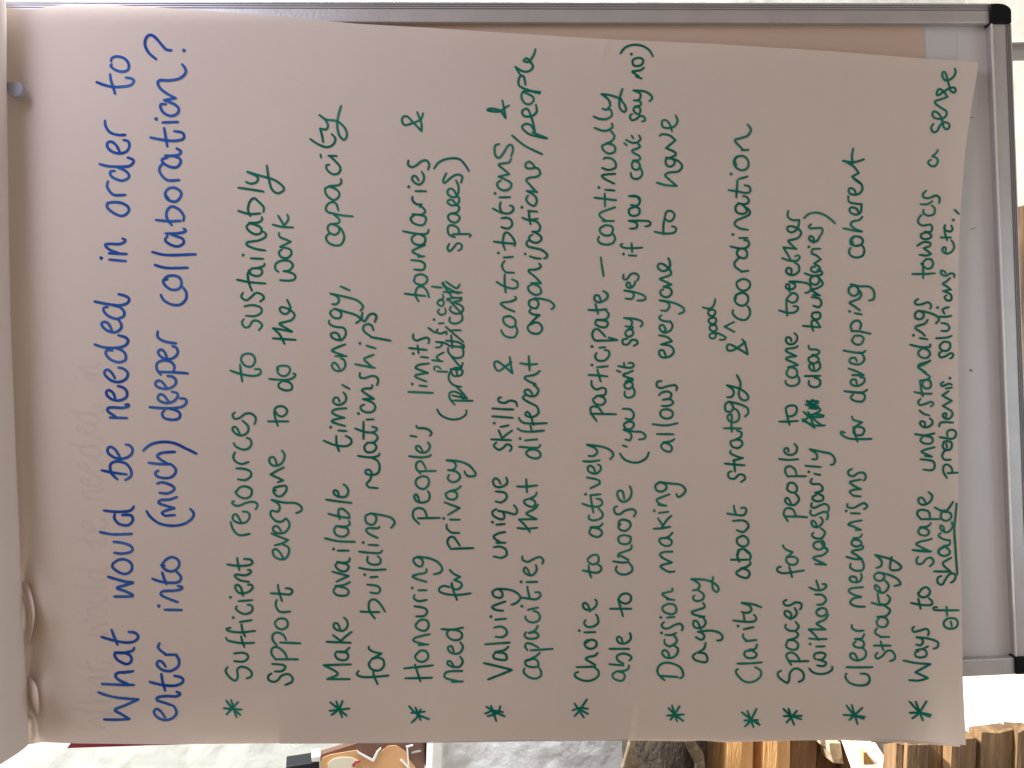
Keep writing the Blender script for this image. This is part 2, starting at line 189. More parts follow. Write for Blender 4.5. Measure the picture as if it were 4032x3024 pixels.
honouring|g|1595 2671 1701 2669/1591 2632 1704 2620/1634 2617 1655 2683/1641 2574 1634 2586 1644 2601 1665 2606 1685 2591 1680 2567 1656 2562 1635 2582/1648 2540 1686 2537/1670 2536 1641 2529 1626 2521 1641 2509 1692 2497/1641 2456 1636 2466 1651 2480 1675 2483 1688 2464 1680 2443 1656 2441 1636 2459/1639 2427 1670 2425 1682 2408 1670 2394 1632 2387/1680 2362 1648 2367 1629 2355 1632 2343/1647 2324 1679 2324/1623 2315/1679 2291 1651 2283 1624 2271 1641 2262 1670 2257 1680 2249 1679 2241/1641 2193 1627 2203 1636 2222 1656 2231 1665 2218 1660 2201 1641 2193/1644 2192 1689 2198 1723 2213 1741 2237 1733 2254 1708 2261
peoples|g|1645 2041 1732 2039/1650 2063 1627 2037 1629 2010 1648 2000 1670 2008 1681 2034/1651 1972 1641 1947 1631 1952 1636 1969 1656 1979 1685 1972 1692 1950 1685 1934/1644 1882 1636 1899 1646 1918 1670 1925 1688 1906 1685 1882 1663 1875 1639 1887/1648 1856 1716 1854/1656 1865 1639 1844 1641 1822 1660 1817 1677 1846/1611 1796 1660 1801 1694 1795 1695 1790/1663 1774 1651 1757 1639 1757 1639 1769 1656 1781 1680 1779 1693 1759 1685 1742/1616 1716 1639 1719/1639 1677 1646 1685 1675 1687 1694 1697 1699 1709 1692 1716
limits|g|1608 1543 1704 1547/1651 1518 1680 1521/1623 1512/1679 1502 1641 1487 1636 1477 1685 1468/1685 1468 1641 1452 1636 1446 1651 1436 1689 1431/1657 1405 1685 1408/1627 1392/1611 1370 1680 1378/1644 1360 1648 1390/1627 1316 1627 1332 1641 1341 1660 1334 1680 1329 1690 1337 1687 1351/1687 1291 1711 1309
boundaries|g|1594 1156 1632 1161 1675 1165/1648 1186 1636 1163 1641 1136 1660 1127 1680 1144 1689 1170/1632 1100 1636 1086 1660 1080 1680 1091 1680 1110 1660 1122 1636 1115 1629 1103/1631 1061 1665 1062 1673 1042 1656 1028 1619 1024/1646 1011 1670 1009/1660 1009 1624 992 1632 982 1673 964/1636 924 1621 936 1627 956 1651 965 1670 958 1674 936 1656 923/1587 910 1632 919 1670 922 1685 915 1687 904/1632 847 1617 859 1627 878 1660 887 1675 874 1675 854 1656 846/1624 843 1660 845 1674 831 1660 813/1653 814 1660 804/1660 804 1641 804 1624 789 1624 775/1636 752 1677 753/1609 735/1648 711 1639 695 1627 692 1622 704 1632 719 1653 726 1668 709 1668 690 1660 676/1608 632 1607 649 1622 658 1641 649 1660 634 1680 632 1690 649 1685 667
ampersand|g|1665 446 1656 470 1617 487 1593 492 1583 477 1586 461 1603 458 1627 482 1660 516/1660 516 1658 482 1642 441
need|g|1779 2685 1822 2683/1805 2683 1757 2671 1750 2656 1767 2644 1820 2642/1788 2625 1776 2606 1764 2603 1762 2615 1781 2625 1810 2625 1822 2603 1812 2586/1786 2565 1779 2545 1764 2548 1767 2562 1786 2574 1810 2570 1823 2548 1812 2529/1767 2483 1759 2495 1771 2514 1795 2521 1817 2512 1817 2492 1800 2482 1776 2479/1738 2477 1781 2479 1823 2471
for|g|1769 2312 1747 2307 1730 2316 1733 2331 1767 2341 1810 2342 1853 2336/1800 2362 1786 2328 1779 2295/1779 2295 1779 2314 1800 2321 1817 2309 1815 2295 1788 2284/1788 2284 1812 2271/1812 2271 1786 2259 1771 2244
privacy|g|1779 2161 1863 2158/1776 2163 1762 2138 1767 2119 1786 2115 1810 2148/1808 2098 1779 2097 1759 2080 1759 2066/1771 2046 1810 2046/1747 2041/1764 2027 1810 2000/1810 2000 1750 1978/1769 1935 1755 1945 1762 1962 1786 1967 1800 1955 1795 1938 1771 1933/1771 1934 1800 1926 1814 1914/1769 1870 1762 1882 1776 1897 1800 1894 1812 1875 1795 1856 1764 1851/1764 1851 1786 1849 1795 1834 1786 1817 1758 1812/1758 1812 1810 1817 1849 1834 1873 1865 1863 1875 1839 1873 1829 1856
practical|g|1721 1612 1738 1636 1776 1651 1810 1648 1834 1632 1836 1615/1781 1577 1861 1578/1790 1593 1771 1569 1771 1547 1791 1542 1815 1554 1824 1574/1781 1557 1839 1569/1839 1569 1815 1540 1795 1521/1817 1523 1786 1516 1767 1494 1769 1472 1776 1463 1786 1480 1815 1477 1820 1458 1795 1448 1774 1458/1774 1453 1810 1453 1822 1429/1776 1402 1815 1448/1795 1446 1800 1477/1764 1370 1767 1390 1791 1409 1820 1404 1824 1380 1815 1363/1757 1341 1800 1346 1827 1361 1824 1370/1776 1320 1781 1370/1781 1300 1814 1300/1771 1250 1771 1267 1795 1274 1820 1259 1817 1235/1776 1206 1771 1221 1795 1235 1820 1226 1820 1206 1786 1190/1786 1188 1815 1182 1815 1170/1745 1149 1817 1151/1755 1287 1824 1346/1827 1368 1767 1361/1762 1175 1810 1226/1740 1115 1779 1168/1755 1108 1795 1134 1810 1120/1745 1112 1755 1129 1805 1156/1759 1182 1776 1173 1815 1173
physical|g|1721 1462 1761 1464/1711 1457 1709 1445 1723 1443 1735 1452/1701 1418 1743 1423/1733 1420 1719 1405 1747 1387/1716 1368 1733 1366 1740 1351 1716 1346/1716 1346 1747 1349 1769 1361/1724 1296 1717 1308 1738 1313 1757 1305 1758 1317/1728 1273 1747 1272/1709 1258/1730 1218 1723 1228 1738 1240 1755 1231 1752 1214/1728 1182 1722 1194 1738 1206 1748 1192 1740 1182 1728 1182/1728 1181 1745 1175 1743 1159/1700 1128 1738 1132
spaces|g|1769 960 1762 975 1769 989 1786 975 1800 958 1817 963 1816 980 1804 987/1783 922 1850 922 1849 932/1791 934 1767 922 1764 893 1781 886 1803 898 1808 917/1776 840 1764 850 1771 869 1795 876 1810 859 1800 845 1776 840/1776 840 1800 835 1808 816 1795 804 1781 787 1764 789 1764 801 1786 809 1805 799 1808 777/1800 775 1786 748 1769 743 1761 758 1771 772 1795 775 1805 753 1804 729 1795 710/1757 682 1745 709 1750 721 1776 699 1800 687 1820 695 1815 719/1709 663 1728 639 1762 625 1805 625 1829 646 1846 673
asterisk|g|1915 2783 1946 2801 1987 2821/1933 2779 1954 2839/1910 2810 1942 2799 1980 2804/1920 2820 1959 2807 1970 2781
valuing|g|1922 2675 1971 2656 2016 2638/2016 2638 1966 2625 1905 2611/1950 2569 1942 2582 1951 2594 1990 2599 1995 2586 1985 2572 1951 2569/1950 2567 1985 2560 2002 2546/1910 2537 2007 2530/1951 2507 1978 2509 1995 2495 1992 2478 1971 2467 1946 2471/1950 2440 1992 2436/1933 2428/1981 2405 1951 2401 1937 2391 1951 2382 1990 2368/1954 2319 1939 2331 1946 2348 1971 2354 1979 2341 1971 2324 1954 2319/1954 2319 2000 2321 2033 2333 2049 2353 2036 2372 2015 2381
unique|g|1944 2191 1975 2196 1995 2184 1990 2162 1966 2152 1944 2155/1954 2137 1990 2137/1971 2136 1946 2119 1946 2109 1966 2099 1989 2095/1954 2066 1987 2063/1939 2056/1954 2004 1939 2015 1944 2032 1973 2045 1986 2037 1980 2017 1961 2010/1961 2012 1995 2017 2028 2025 2036 2008 2024 1989/1951 1974 1975 1978 1995 1959 1987 1940 1952 1935/1971 1905 1963 1890 1949 1883 1941 1897 1949 1914 1971 1918 1995 1906 1997 1890 1993 1881
skills|g|1954 1743 1944 1755 1963 1771 1980 1764 1995 1750 2012 1755 2014 1767 2007 1776/1934 1730 2012 1733/1963 1694 1976 1723/1976 1726 1997 1709 2016 1695/1971 1681 2002 1675/1946 1666/1938 1639 2019 1645/1938 1608 1980 1611 2021 1612/1973 1564 1962 1568 1966 1582 1987 1586 2009 1577 2031 1583 2036 1599
ampersand|g|2007 1405 2012 1443 2018 1470/2018 1470 1985 1441 1959 1423 1946 1429 1951 1451 1966 1460 1990 1443 2014 1425
contributions|g|1973 1300 1985 1320 2009 1329 2028 1325 2037 1303 2028 1279/2004 1245 1983 1250 1985 1272 2009 1288 2028 1281 2028 1259 2009 1245 1995 1246/2026 1227 1995 1214 1973 1199 1976 1192 2009 1187 2033 1177 2028 1168/1955 1110 1985 1127 2019 1136 2037 1129 2036 1110 2016 1100/1987 1081 1987 1115 1991 1151/2024 1074 1990 1072/1990 1071 1978 1055 1978 1038 1987 1028/1983 1014 2020 1011/1962 996/1944 951 1985 956 2028 960/1989 984 1980 956 1985 922 1997 915 2016 932 2028 956 2025 968/1974 894 2000 900 2016 886 2012 866 1995 857 1974 859/1941 821 1975 837 2004 840 2020 828 2019 813 2007 809/1971 796 1968 816 1976 837/1966 777 2008 776/1949 761/1972 711 1959 719 1960 736 1980 749 2004 745 2014 728 2004 714 1963 695/1963 695 2005 685/2005 685 1985 668 1963 649 1975 644 2004 639 2012 625/1965 567 1949 574 1949 608 1963 622 1980 605 2000 574 2016 572 2019 593 2012 615
ampersand|g|2004 415 1985 427 1968 439 1937 438 1918 433 1934 427 1968 434 1980 449 1991 465/1991 465 1985 429 1978 395
capacities|g|2065 2632 2062 2647 2082 2666 2110 2672 2129 2661 2130 2642 2121 2628/2086 2596 2069 2603 2072 2620 2096 2627 2118 2623 2118 2606 2103 2594 2074 2602/2091 2593 2113 2582 2125 2570/2089 2561 2176 2555/2077 2560 2067 2545 2074 2533 2094 2536 2120 2550/2072 2489 2065 2500 2077 2514 2106 2514 2120 2505 2110 2490 2082 2493/2084 2491 2106 2483 2118 2464/2068 2427 2074 2442 2096 2451 2120 2444 2126 2425 2115 2410 2101 2406/2079 2401 2118 2392/2055 2387/2050 2353 2082 2357 2110 2360 2127 2348 2125 2333 2108 2332/2077 2310 2079 2328 2085 2353/2073 2292 2115 2291/2052 2291/2086 2262 2079 2244 2069 2234 2062 2242 2067 2256 2091 2266 2108 2254 2114 2237 2109 2225/2057 2190 2057 2203 2077 2212 2101 2201 2125 2193 2139 2205 2135 2220
that|g|2038 2079 2072 2082 2115 2078/2087 2095 2067 2068 2043 2045/2043 2045 2113 2044/2113 2044 2091 2034 2072 2023 2082 2015 2106 2003 2118 1987/2082 1964 2063 1972 2072 1988 2096 1996 2108 1984 2101 1969 2082 1963/2086 1963 2108 1952 2113 1939/2036 1915 2072 1916 2115 1911/2072 1887 2075 1938
different|g|2089 1770 2072 1779 2079 1795 2106 1805 2127 1798 2125 1781 2106 1770 2082 1771/2044 1759 2091 1763 2120 1762 2127 1752/2067 1734 2115 1730/2048 1727/2038 1687 2055 1697 2091 1700 2142 1695/2089 1676 2094 1700/2043 1646 2057 1663 2096 1668 2153 1666/2100 1673 2091 1641 2077 1621 2068 1632 2082 1641 2106 1639 2121 1622 2113 1600 2101 1593/2101 1593 2072 1578 2058 1566 2067 1557/2096 1552 2086 1537 2072 1534 2065 1542 2077 1557 2106 1559 2120 1540 2113 1525 2101 1516/2110 1513 2082 1501 2065 1489 2072 1482 2106 1475 2125 1460/2048 1430 2082 1435 2115 1433/2082 1402 2085 1458
organisations|g|2086 1276 2077 1291 2091 1310 2120 1313 2135 1296 2127 1276 2110 1269 2086 1279/2086 1276 2110 1252 2125 1240/2125 1240 2101 1238 2084 1228 2089 1218/2101 1177 2084 1185 2086 1206 2110 1214 2120 1199 2115 1182 2101 1177/2103 1174 2135 1177 2168 1187 2183 1206 2171 1217/2091 1122 2079 1129 2086 1149 2110 1161 2130 1153 2127 1134 2115 1124 2091 1115/2091 1115 2130 1115/2130 1115 2110 1093 2082 1069 2086 1062 2110 1061 2130 1050 2123 1038/2086 1009 2108 1016 2129 1018/2068 1000/2082 944 2073 956 2079 970 2106 977 2135 985 2155 1004 2149 1016 2142 1016/2096 924 2084 932 2086 946 2110 956 2130 946 2130 932 2115 919 2096 912/2096 912 2120 910 2127 893 2115 874 2091 866/2057 857 2082 866 2118 861/2082 830 2084 854 2089 883/2079 830 2115 833/2055 816/2079 770 2072 780 2077 796 2101 811 2113 796 2110 777 2096 763 2074 752/2074 752 2114 755/2114 757 2091 733 2072 709 2086 699 2115 695 2127 680 2115 661 2091 663 2072 661 2069 646 2082 636 2096 644 2108 661
people|g|2016 533 2067 574 2135 607/2154 544 2096 521/2154 545 2091 531 2062 511 2056 497 2072 487 2091 494 2103 514/2106 523 2101 492 2089 453 2077 429 2060 432 2055 444 2067 458 2096 456 2113 439 2110 412/2101 359 2062 359 2053 381 2065 405 2086 410 2101 395 2096 379 2062 362/2127 362 2101 359/2125 368 2082 355 2045 338 2042 314 2050 299 2062 301 2069 333/2050 297 2029 263/2029 263 2057 280 2082 280 2098 265 2091 246 2074 229 2065 234 2062 240 2077 244 2086 239 2101 217 2108 194
asterisk|g|2262 2770 2299 2825/2262 2820 2279 2801 2311 2754/2255 2797 2284 2788 2315 2791/2284 2794 2315 2811
choice|g|2277 2646 2264 2652 2267 2666 2299 2680 2332 2678 2356 2661 2356 2642 2344 2631/2270 2627 2344 2625/2344 2618 2323 2606 2306 2595 2320 2586 2342 2582 2354 2570/2315 2519 2302 2531 2308 2548 2327 2555 2347 2545 2347 2526 2327 2519 2308 2531/2301 2490 2344 2489/2281 2483/2306 2442 2300 2451 2308 2466 2332 2468 2354 2454 2354 2432 2347 2420/2323 2408 2315 2382 2301 2373 2295 2384 2303 2398 2327 2401 2347 2386 2349 2367 2343 2361
to|g|2294 2246 2323 2252 2352 2255 2367 2244 2366 2230 2356 2225/2318 2225 2320 2249 2328 2274/2313 2204 2327 2189 2347 2184 2357 2193 2354 2215 2332 2222 2315 2210
actively|g|2327 2082 2320 2095 2332 2109 2356 2114 2370 2102 2366 2087 2342 2078 2325 2078/2325 2076 2361 2073 2373 2061/2320 2029 2318 2041 2337 2049 2366 2041 2373 2022 2356 2000/2293 1983 2323 1993 2356 1994 2371 1984 2366 1967 2349 1964/2336 2018 2330 1984 2325 1950/2325 1950 2365 1946/2306 1946/2325 1923 2362 1904/2362 1904 2356 1890 2311 1880/2344 1863 2337 1841 2323 1834 2314 1841 2320 1858 2347 1865 2365 1849 2364 1834 2354 1829/2296 1816 2327 1817 2361 1812/2318 1795 2337 1795 2352 1781 2342 1764 2311 1751/2311 1751 2371 1759 2405 1774 2415 1793 2402 1808
participate|g|2349 1658 2337 1641 2325 1627/2327 1629 2426 1631/2327 1629 2325 1607 2337 1600 2356 1605 2373 1627/2347 1564 2335 1571 2342 1588 2366 1595 2383 1583 2378 1566 2356 1558/2347 1559 2381 1554 2385 1533 2371 1526/2371 1526 2347 1533 2330 1518 2329 1499/2317 1476 2352 1478 2391 1482/2352 1455 2365 1502/2351 1446 2393 1442/2331 1437/2349 1390 2343 1404 2354 1419 2381 1419 2399 1399 2395 1380 2381 1379/2360 1369 2383 1367/2331 1364/2431 1339 2397 1329/2429 1339 2371 1341 2342 1339 2332 1317 2340 1298 2354 1296 2373 1313 2383 1325/2349 1259 2344 1274 2361 1286 2385 1288 2394 1272 2381 1262 2349 1259/2351 1259 2385 1257 2397 1238 2385 1221/2317 1220 2352 1221 2388 1217/2344 1197 2355 1236/2365 1185 2359 1165 2344 1163 2340 1177 2354 1190 2381 1182 2394 1165 2385 1151 2375 1146
dash|g|2366 1013 2370 1047 2377 1087
continually|g|2359 932 2354 944 2364 958 2390 963 2414 956 2422 936 2412 919/2385 886 2364 898 2364 915 2383 927 2405 924 2413 907 2409 891 2385 886/2417 870 2373 870/2385 869 2364 854 2362 840 2381 830 2422 816/2340 778 2381 783 2426 788/2381 763 2382 813/2383 747 2419 750/2358 738/2419 723 2381 704 2370 692 2385 687 2422 684/2371 661 2395 669 2422 661 2424 641 2409 625 2385 620 2377 626/2385 567 2371 574 2376 591 2395 604 2417 600 2423 584 2412 569 2385 565/2385 565 2409 555 2419 535 2405 516/2341 503 2371 514 2395 512 2412 499 2409 486/2337 458 2361 468 2390 468 2409 453 2405 434 2393 427/2373 427 2388 432 2402 415 2395 391 2368 370/2368 370 2409 376 2448 391/2446 395 2458 410 2465 429 2458 441 2443 429 2438 410 2441 381 2451 350
able|g|2429 2643 2412 2656 2419 2673 2448 2681 2460 2664 2453 2649 2429 2643/2429 2643 2453 2642 2472 2635 2477 2620/2399 2615 2429 2618 2455 2620/2455 2613 2434 2601 2429 2584 2448 2574 2472 2577 2487 2589 2478 2601/2400 2555 2477 2555/2451 2529 2446 2512 2434 2507 2429 2519 2441 2533 2463 2533 2482 2519 2484 2502 2480 2493
to|g|2402 2397 2486 2397/2434 2360 2443 2391 2453 2426/2434 2360 2448 2341 2470 2337 2484 2348 2482 2367 2463 2377 2443 2369 2436 2360
choose|g|2429 2230 2424 2244 2439 2259 2463 2262 2487 2251 2489 2232 2475 2215/2414 2210 2448 2215 2475 2213/2475 2205 2453 2193 2434 2185/2434 2193 2436 2181 2458 2172 2484 2162 2487 2147/2458 2107 2436 2114 2439 2136 2460 2143 2480 2136 2482 2114 2458 2107/2443 2063 2435 2073 2441 2085 2463 2090 2481 2075 2480 2056 2458 2046 2439 2051 2436 2070/2430 1993 2418 2000 2422 2020 2439 2025 2463 2010 2492 2005 2504 2017 2496 2033/2458 1964 2451 1935 2436 1933 2430 1945 2439 1967 2458 1976 2480 1962 2487 1935 2480 1915
you|g|2441 1786 2458 1808 2487 1820 2516 1820 2545 1803 2555 1781/2453 1754 2468 1759/2463 1730 2480 1733 2487 1716 2477 1701 2455 1692/2455 1692 2496 1699 2525 1701 2542 1716 2535 1728 2516 1730/2470 1663 2457 1670 2463 1687 2484 1689 2496 1675 2492 1663 2472 1660 2460 1668/2463 1648 2487 1651 2496 1632 2482 1612 2452 1610
cant|g|2460 1542 2460 1557 2472 1566 2494 1559 2499 1540 2489 1521/2475 1504 2459 1513 2463 1528 2480 1530 2492 1518 2487 1506 2470 1501/2463 1501 2489 1499 2491 1491 2472 1492/2491 1491 2460 1482 2454 1475 2472 1468 2492 1460/2429 1459 2443 1465/2434 1441 2458 1446 2484 1448 2496 1439 2487 1428 2475 1430/2457 1429 2458 1441
say|g|2470 1334 2453 1337 2453 1354 2472 1356 2487 1339 2504 1339 2511 1351 2496 1362/2470 1298 2462 1313 2470 1325 2487 1322 2494 1310 2487 1298 2472 1298/2472 1297 2492 1293 2489 1285/2463 1284 2482 1286 2489 1269 2480 1257 2457 1252/2457 1252 2496 1255 2525 1264 2530 1276 2522 1286
yes|g|2463 1175 2487 1177 2496 1161 2487 1149 2458 1144/2458 1144 2501 1151 2535 1163 2542 1175 2533 1182 2509 1183/2484 1129 2477 1112 2468 1115 2468 1127 2480 1134 2496 1124 2501 1108/2455 1081 2455 1098 2468 1100 2482 1081 2501 1076 2515 1088 2509 1105
if|g|2476 1005 2506 1007/2455 1000/2451 960 2443 965 2455 975 2487 977 2529 975/2487 958 2489 992
you|g|2481 900 2504 898 2509 883 2499 874 2476 869/2476 869 2521 869 2554 871 2562 881 2554 889 2541 891/2492 816 2477 825 2480 845 2499 850 2516 842 2518 823 2504 815 2487 818/2484 807 2509 809 2520 792 2513 775 2480 772
cant|g|2477 772 2506 772 2520 791/2484 680 2487 697 2504 705 2525 695 2528 675 2518 656/2496 634 2488 644 2492 663 2511 668 2520 654 2513 639 2492 632/2492 632 2518 629 2518 615 2492 600 2491 591 2506 586 2521 576 2513 567/2458 563 2468 572/2465 550 2489 562 2513 559 2522 545 2516 533/2487 534 2494 545
say|g|2489 449 2480 456 2487 473 2506 468 2521 456 2537 461 2539 475 2528 478/2504 420 2494 429 2501 444 2516 449 2522 434 2516 422 2499 419/2499 419 2521 415 2523 403 2513 396/2496 395 2516 393 2523 376 2516 364 2494 356/2494 356 2535 359 2559 371 2568 386 2557 398
no|g|2526 309 2504 301/2516 301 2489 282 2499 280 2525 275 2535 266/2511 227 2492 236 2494 256 2511 260 2528 253 2533 239 2525 229 2506 228/2486 213/2443 210 2463 186 2496 176 2530 181 2557 198 2570 221
asterisk|g|2627 2818 2692 2813/2640 2834 2656 2813 2676 2781/2646 2778 2666 2840/2632 2788 2656 2811 2690 2839
decision|g|2668 2666 2598 2661/2617 2678 2600 2664 2589 2647 2593 2625 2612 2611 2641 2611 2675 2625 2689 2647 2689 2664 2677 2671/2636 2586 2629 2567 2615 2560 2607 2570 2617 2586 2641 2591 2663 2579 2670 2555 2656 2543/2617 2519 2617 2533 2636 2545 2660 2533 2665 2517 2651 2500/2619 2500 2644 2500 2663 2492/2605 2492/2615 2449 2606 2459 2612 2473 2632 2474 2656 2461 2677 2456 2689 2468 2685 2482/2626 2432 2656 2429/2602 2431/2632 2377 2610 2389 2612 2406 2636 2418 2656 2415 2664 2401 2656 2382 2632 2377/2626 2360 2655 2362/2641 2361 2617 2349 2607 2338 2627 2332 2648 2326 2646 2316
making|g|2656 2250 2632 2251 2603 2234 2607 2225 2646 2215/2646 2215 2612 2198 2599 2184 2612 2174 2648 2172/2619 2119 2598 2121 2600 2138 2622 2150 2641 2145 2644 2128 2622 2116/2619 2118 2636 2111 2648 2097/2574 2082 2607 2080 2639 2074/2591 2041 2612 2073/2607 2075 2627 2046 2644 2031/2594 2020 2632 2015/2576 2011/2592 1988 2624 1991/2612 1989 2593 1981 2586 1967 2603 1959 2636 1946/2598 1899 2581 1911 2586 1931 2607 1935 2624 1923 2619 1906 2595 1898/2595 1898 2641 1904 2680 1909 2699 1928 2689 1947 2670 1957 2664 1945
allows|g|2615 1742 2603 1755 2612 1771 2636 1779 2646 1767 2639 1752 2615 1742/2612 1741 2641 1738 2655 1729/2587 1709 2652 1710/2570 1670 2622 1675 2668 1666/2612 1612 2600 1622 2605 1641 2627 1648 2646 1641 2648 1622 2632 1612 2612 1612/2606 1598 2632 1598 2651 1586 2636 1571 2610 1575/2610 1574 2636 1569 2644 1554 2632 1542 2607 1545 2595 1557/2605 1500 2588 1504 2587 1521 2603 1528 2627 1521 2656 1516 2666 1525 2663 1537
everyone|g|2622 1402 2612 1380 2598 1380 2595 1392 2607 1407 2636 1404 2653 1385 2641 1363 2603 1356/2603 1356 2646 1344/2646 1344 2627 1327 2595 1320/2615 1303 2622 1298 2610 1279 2598 1284 2600 1300 2617 1310 2641 1300 2648 1281 2639 1264/2639 1267 2607 1262 2595 1250 2605 1241/2603 1222 2624 1223 2636 1206 2629 1190 2597 1182/2597 1182 2651 1192 2687 1209 2694 1226 2673 1236/2612 1139 2600 1146 2605 1163 2627 1170 2644 1156 2639 1136 2612 1129/2612 1129 2644 1120/2644 1120 2607 1103 2598 1098 2617 1091 2641 1081 2639 1064 2622 1047 2607 1038 2593 1040 2591 1055 2607 1067 2627 1062 2639 1042 2632 1016
to|g|2578 912 2612 919 2651 917 2663 903 2656 893 2646 891/2612 922 2612 888 2617 857/2617 857 2624 835 2641 830 2656 845 2648 866 2632 871 2617 859
have|g|2586 719 2622 729 2665 732/2665 732 2632 704 2619 690 2636 679 2670 675 2686 656 2675 637 2656 627/2636 622 2622 627 2624 649 2641 656 2656 644 2651 627 2622 620/2636 622 2660 610 2656 598 2622 583/2622 583 2660 552/2660 552 2636 533 2607 528 2598 535/2646 516 2636 487 2622 473 2607 477 2610 499 2632 504 2656 497 2668 475 2660 454
agency|g|2740 2572 2728 2584 2738 2599 2776 2608 2786 2596 2776 2574 2747 2570/2747 2570 2771 2555 2779 2531/2740 2509 2762 2519 2774 2507 2764 2492 2748 2488/2748 2488 2795 2483 2829 2490 2846 2507 2839 2520 2824 2522/2759 2478 2747 2449 2733 2444 2730 2461 2742 2473 2769 2468 2779 2449 2767 2430/2755 2430 2774 2427/2764 2427 2733 2420 2723 2410 2742 2403 2774 2391 2769 2374/2735 2345 2728 2355 2742 2367 2767 2360 2771 2341 2752 2326/2728 2324 2747 2321 2755 2304 2742 2290 2722 2280/2722 2280 2776 2283 2810 2295 2829 2314 2824 2331 2808 2321 2805 2295 2808 2272
asterisk|g|2921 2805 2955 2830 2991 2854/2943 2799 2967 2863/2931 2837 2984 2835/2934 2860 2955 2837 2979 2792/2974 2842 2986 2847
clarity|g|2906 2635 2897 2642 2906 2661 2931 2683 2964 2685 2993 2666 2996 2642 2974 2627/2904 2613 2955 2612 3000 2608/2955 2562 2935 2565 2931 2579 2945 2591 2972 2589 2979 2574 2959 2560/2950 2558 2974 2555 2981 2538/2935 2525 2978 2520/2943 2524 2926 2509 2927 2497/2928 2478 2968 2469/2906 2465/2887 2443 2931 2448 2969 2447 2978 2432 2969 2421/2928 2419 2933 2449/2921 2410 2945 2413 2959 2401 2950 2384 2921 2374/2921 2374 2964 2379 2998 2391
about|g|2923 2239 2899 2254 2911 2268 2940 2276 2952 2261 2945 2246 2921 2237/2916 2238 2940 2232 2955 2220 2954 2213/2878 2204 2945 2204/2911 2213 2903 2186 2909 2164/2903 2193 2911 2167 2931 2162 2955 2181/2931 2165 2955 2186 2952 2205/2926 2110 2904 2119 2904 2140 2926 2152 2945 2143 2945 2123 2926 2109 2911 2116/2901 2087 2926 2095 2947 2075 2940 2056 2921 2049 2886 2051/2864 2022 2897 2027 2926 2029 2938 2015 2935 2000 2918 2000/2890 1991 2892 2008 2899 2027
strategy|g|2880 1856 2868 1861 2870 1880 2892 1885 2911 1868 2931 1873 2933 1887 2917 1898/2854 1825 2892 1829 2931 1832/2891 1810 2892 1834 2894 1857/2926 1803 2887 1814/2921 1804 2887 1791 2875 1783 2877 1775/2894 1733 2877 1738 2882 1757 2906 1764 2923 1750 2918 1735 2897 1730/2897 1730 2916 1721 2920 1704 2902 1695/2850 1686 2918 1687/2882 1700 2880 1670 2882 1636 2875 1631 2865 1639 2870 1656 2887 1663 2906 1656 2911 1636 2904 1617 2892 1608/2870 1581 2856 1593 2858 1617 2877 1621 2887 1607 2882 1591 2868 1581/2868 1581 2911 1591 2943 1607 2945 1629 2933 1640/2863 1564 2882 1562 2890 1545 2882 1530 2862 1517/2862 1517 2906 1528 2935 1545 2947 1564 2938 1576 2918 1571 2909 1550 2916 1511 2902 1477
ampersand|g|2923 1336 2935 1356 2944 1395/2944 1395 2911 1375 2875 1356 2863 1361 2865 1378 2882 1380 2906 1368 2935 1346
caret|g|2892 1307 2853 1286/2853 1286 2890 1268
good|g|2810 1310 2795 1317 2795 1329 2810 1333 2820 1322 2810 1310/2810 1309 2834 1315 2858 1329 2851 1337 2834 1338/2820 1281 2798 1281 2795 1296 2808 1305 2822 1298 2820 1284/2810 1250 2793 1255 2791 1267 2805 1276 2819 1269 2819 1255 2808 1249/2808 1218 2791 1223 2790 1238 2805 1245 2816 1235 2815 1223 2795 1214/2767 1210 2795 1215 2812 1199 2816 1178
coordination|g|2887 1221 2885 1235 2906 1255 2935 1259 2952 1240 2952 1218 2943 1205/2921 1153 2899 1161 2893 1182 2906 1199 2928 1203 2945 1187 2943 1163 2921 1152 2899 1163 2897 1177/2926 1098 2904 1108 2901 1124 2914 1141 2935 1144 2952 1129 2950 1108 2928 1098 2909 1105/2947 1066 2918 1070/2921 1069 2897 1052 2892 1035 2911 1014/2918 977 2904 987 2904 1006 2926 1017 2941 1009 2940 989 2926 977/2877 970 2906 977 2935 977 2950 963 2945 948 2931 946/2911 937 2944 937/2886 923/2945 905 2909 899/2916 900 2894 886 2899 869 2926 857 2950 845 2952 830 2940 818/2909 801 2897 813 2899 833 2918 842 2938 837 2938 821 2921 804/2906 800 2935 804 2949 792 2940 775 2926 772/2869 748 2902 753 2940 760 2955 751 2950 734 2933 729/2904 710 2899 777/2910 704 2943 695/2879 685/2906 615 2890 632 2897 658 2921 670 2943 661 2947 637 2933 617 2911 614 2894 625 2899 651/2947 590 2921 591/2926 589 2899 562 2894 550 2916 544 2945 533 2957 509 2943 490
asterisk|g|3086 2820 3157 2819/3097 2845 3116 2825 3138 2799/3105 2791 3116 2825 3127 2854/3085 2792 3116 2818 3155 2832
spaces|g|3076 2641 3063 2649 3068 2668 3100 2689 3108 2671 3112 2647 3133 2632 3157 2642 3166 2661 3160 2678 3145 2685/3116 2618 3099 2591 3097 2577 3114 2569 3136 2579 3148 2599/3104 2603 3143 2604 3184 2603/3100 2527 3095 2541 3104 2553 3128 2559 3142 2550 3141 2533 3124 2521 3102 2521/3102 2521 3133 2512 3143 2497 3131 2485/3095 2459 3092 2471 3109 2483 3133 2483 3145 2466 3133 2449/3112 2439 3116 2418 3102 2406 3090 2408 3092 2423 3112 2435 3128 2430 3138 2413 3129 2394/3097 2362 3085 2369 3090 2382 3109 2384 3133 2372 3155 2377 3156 2391 3149 2400
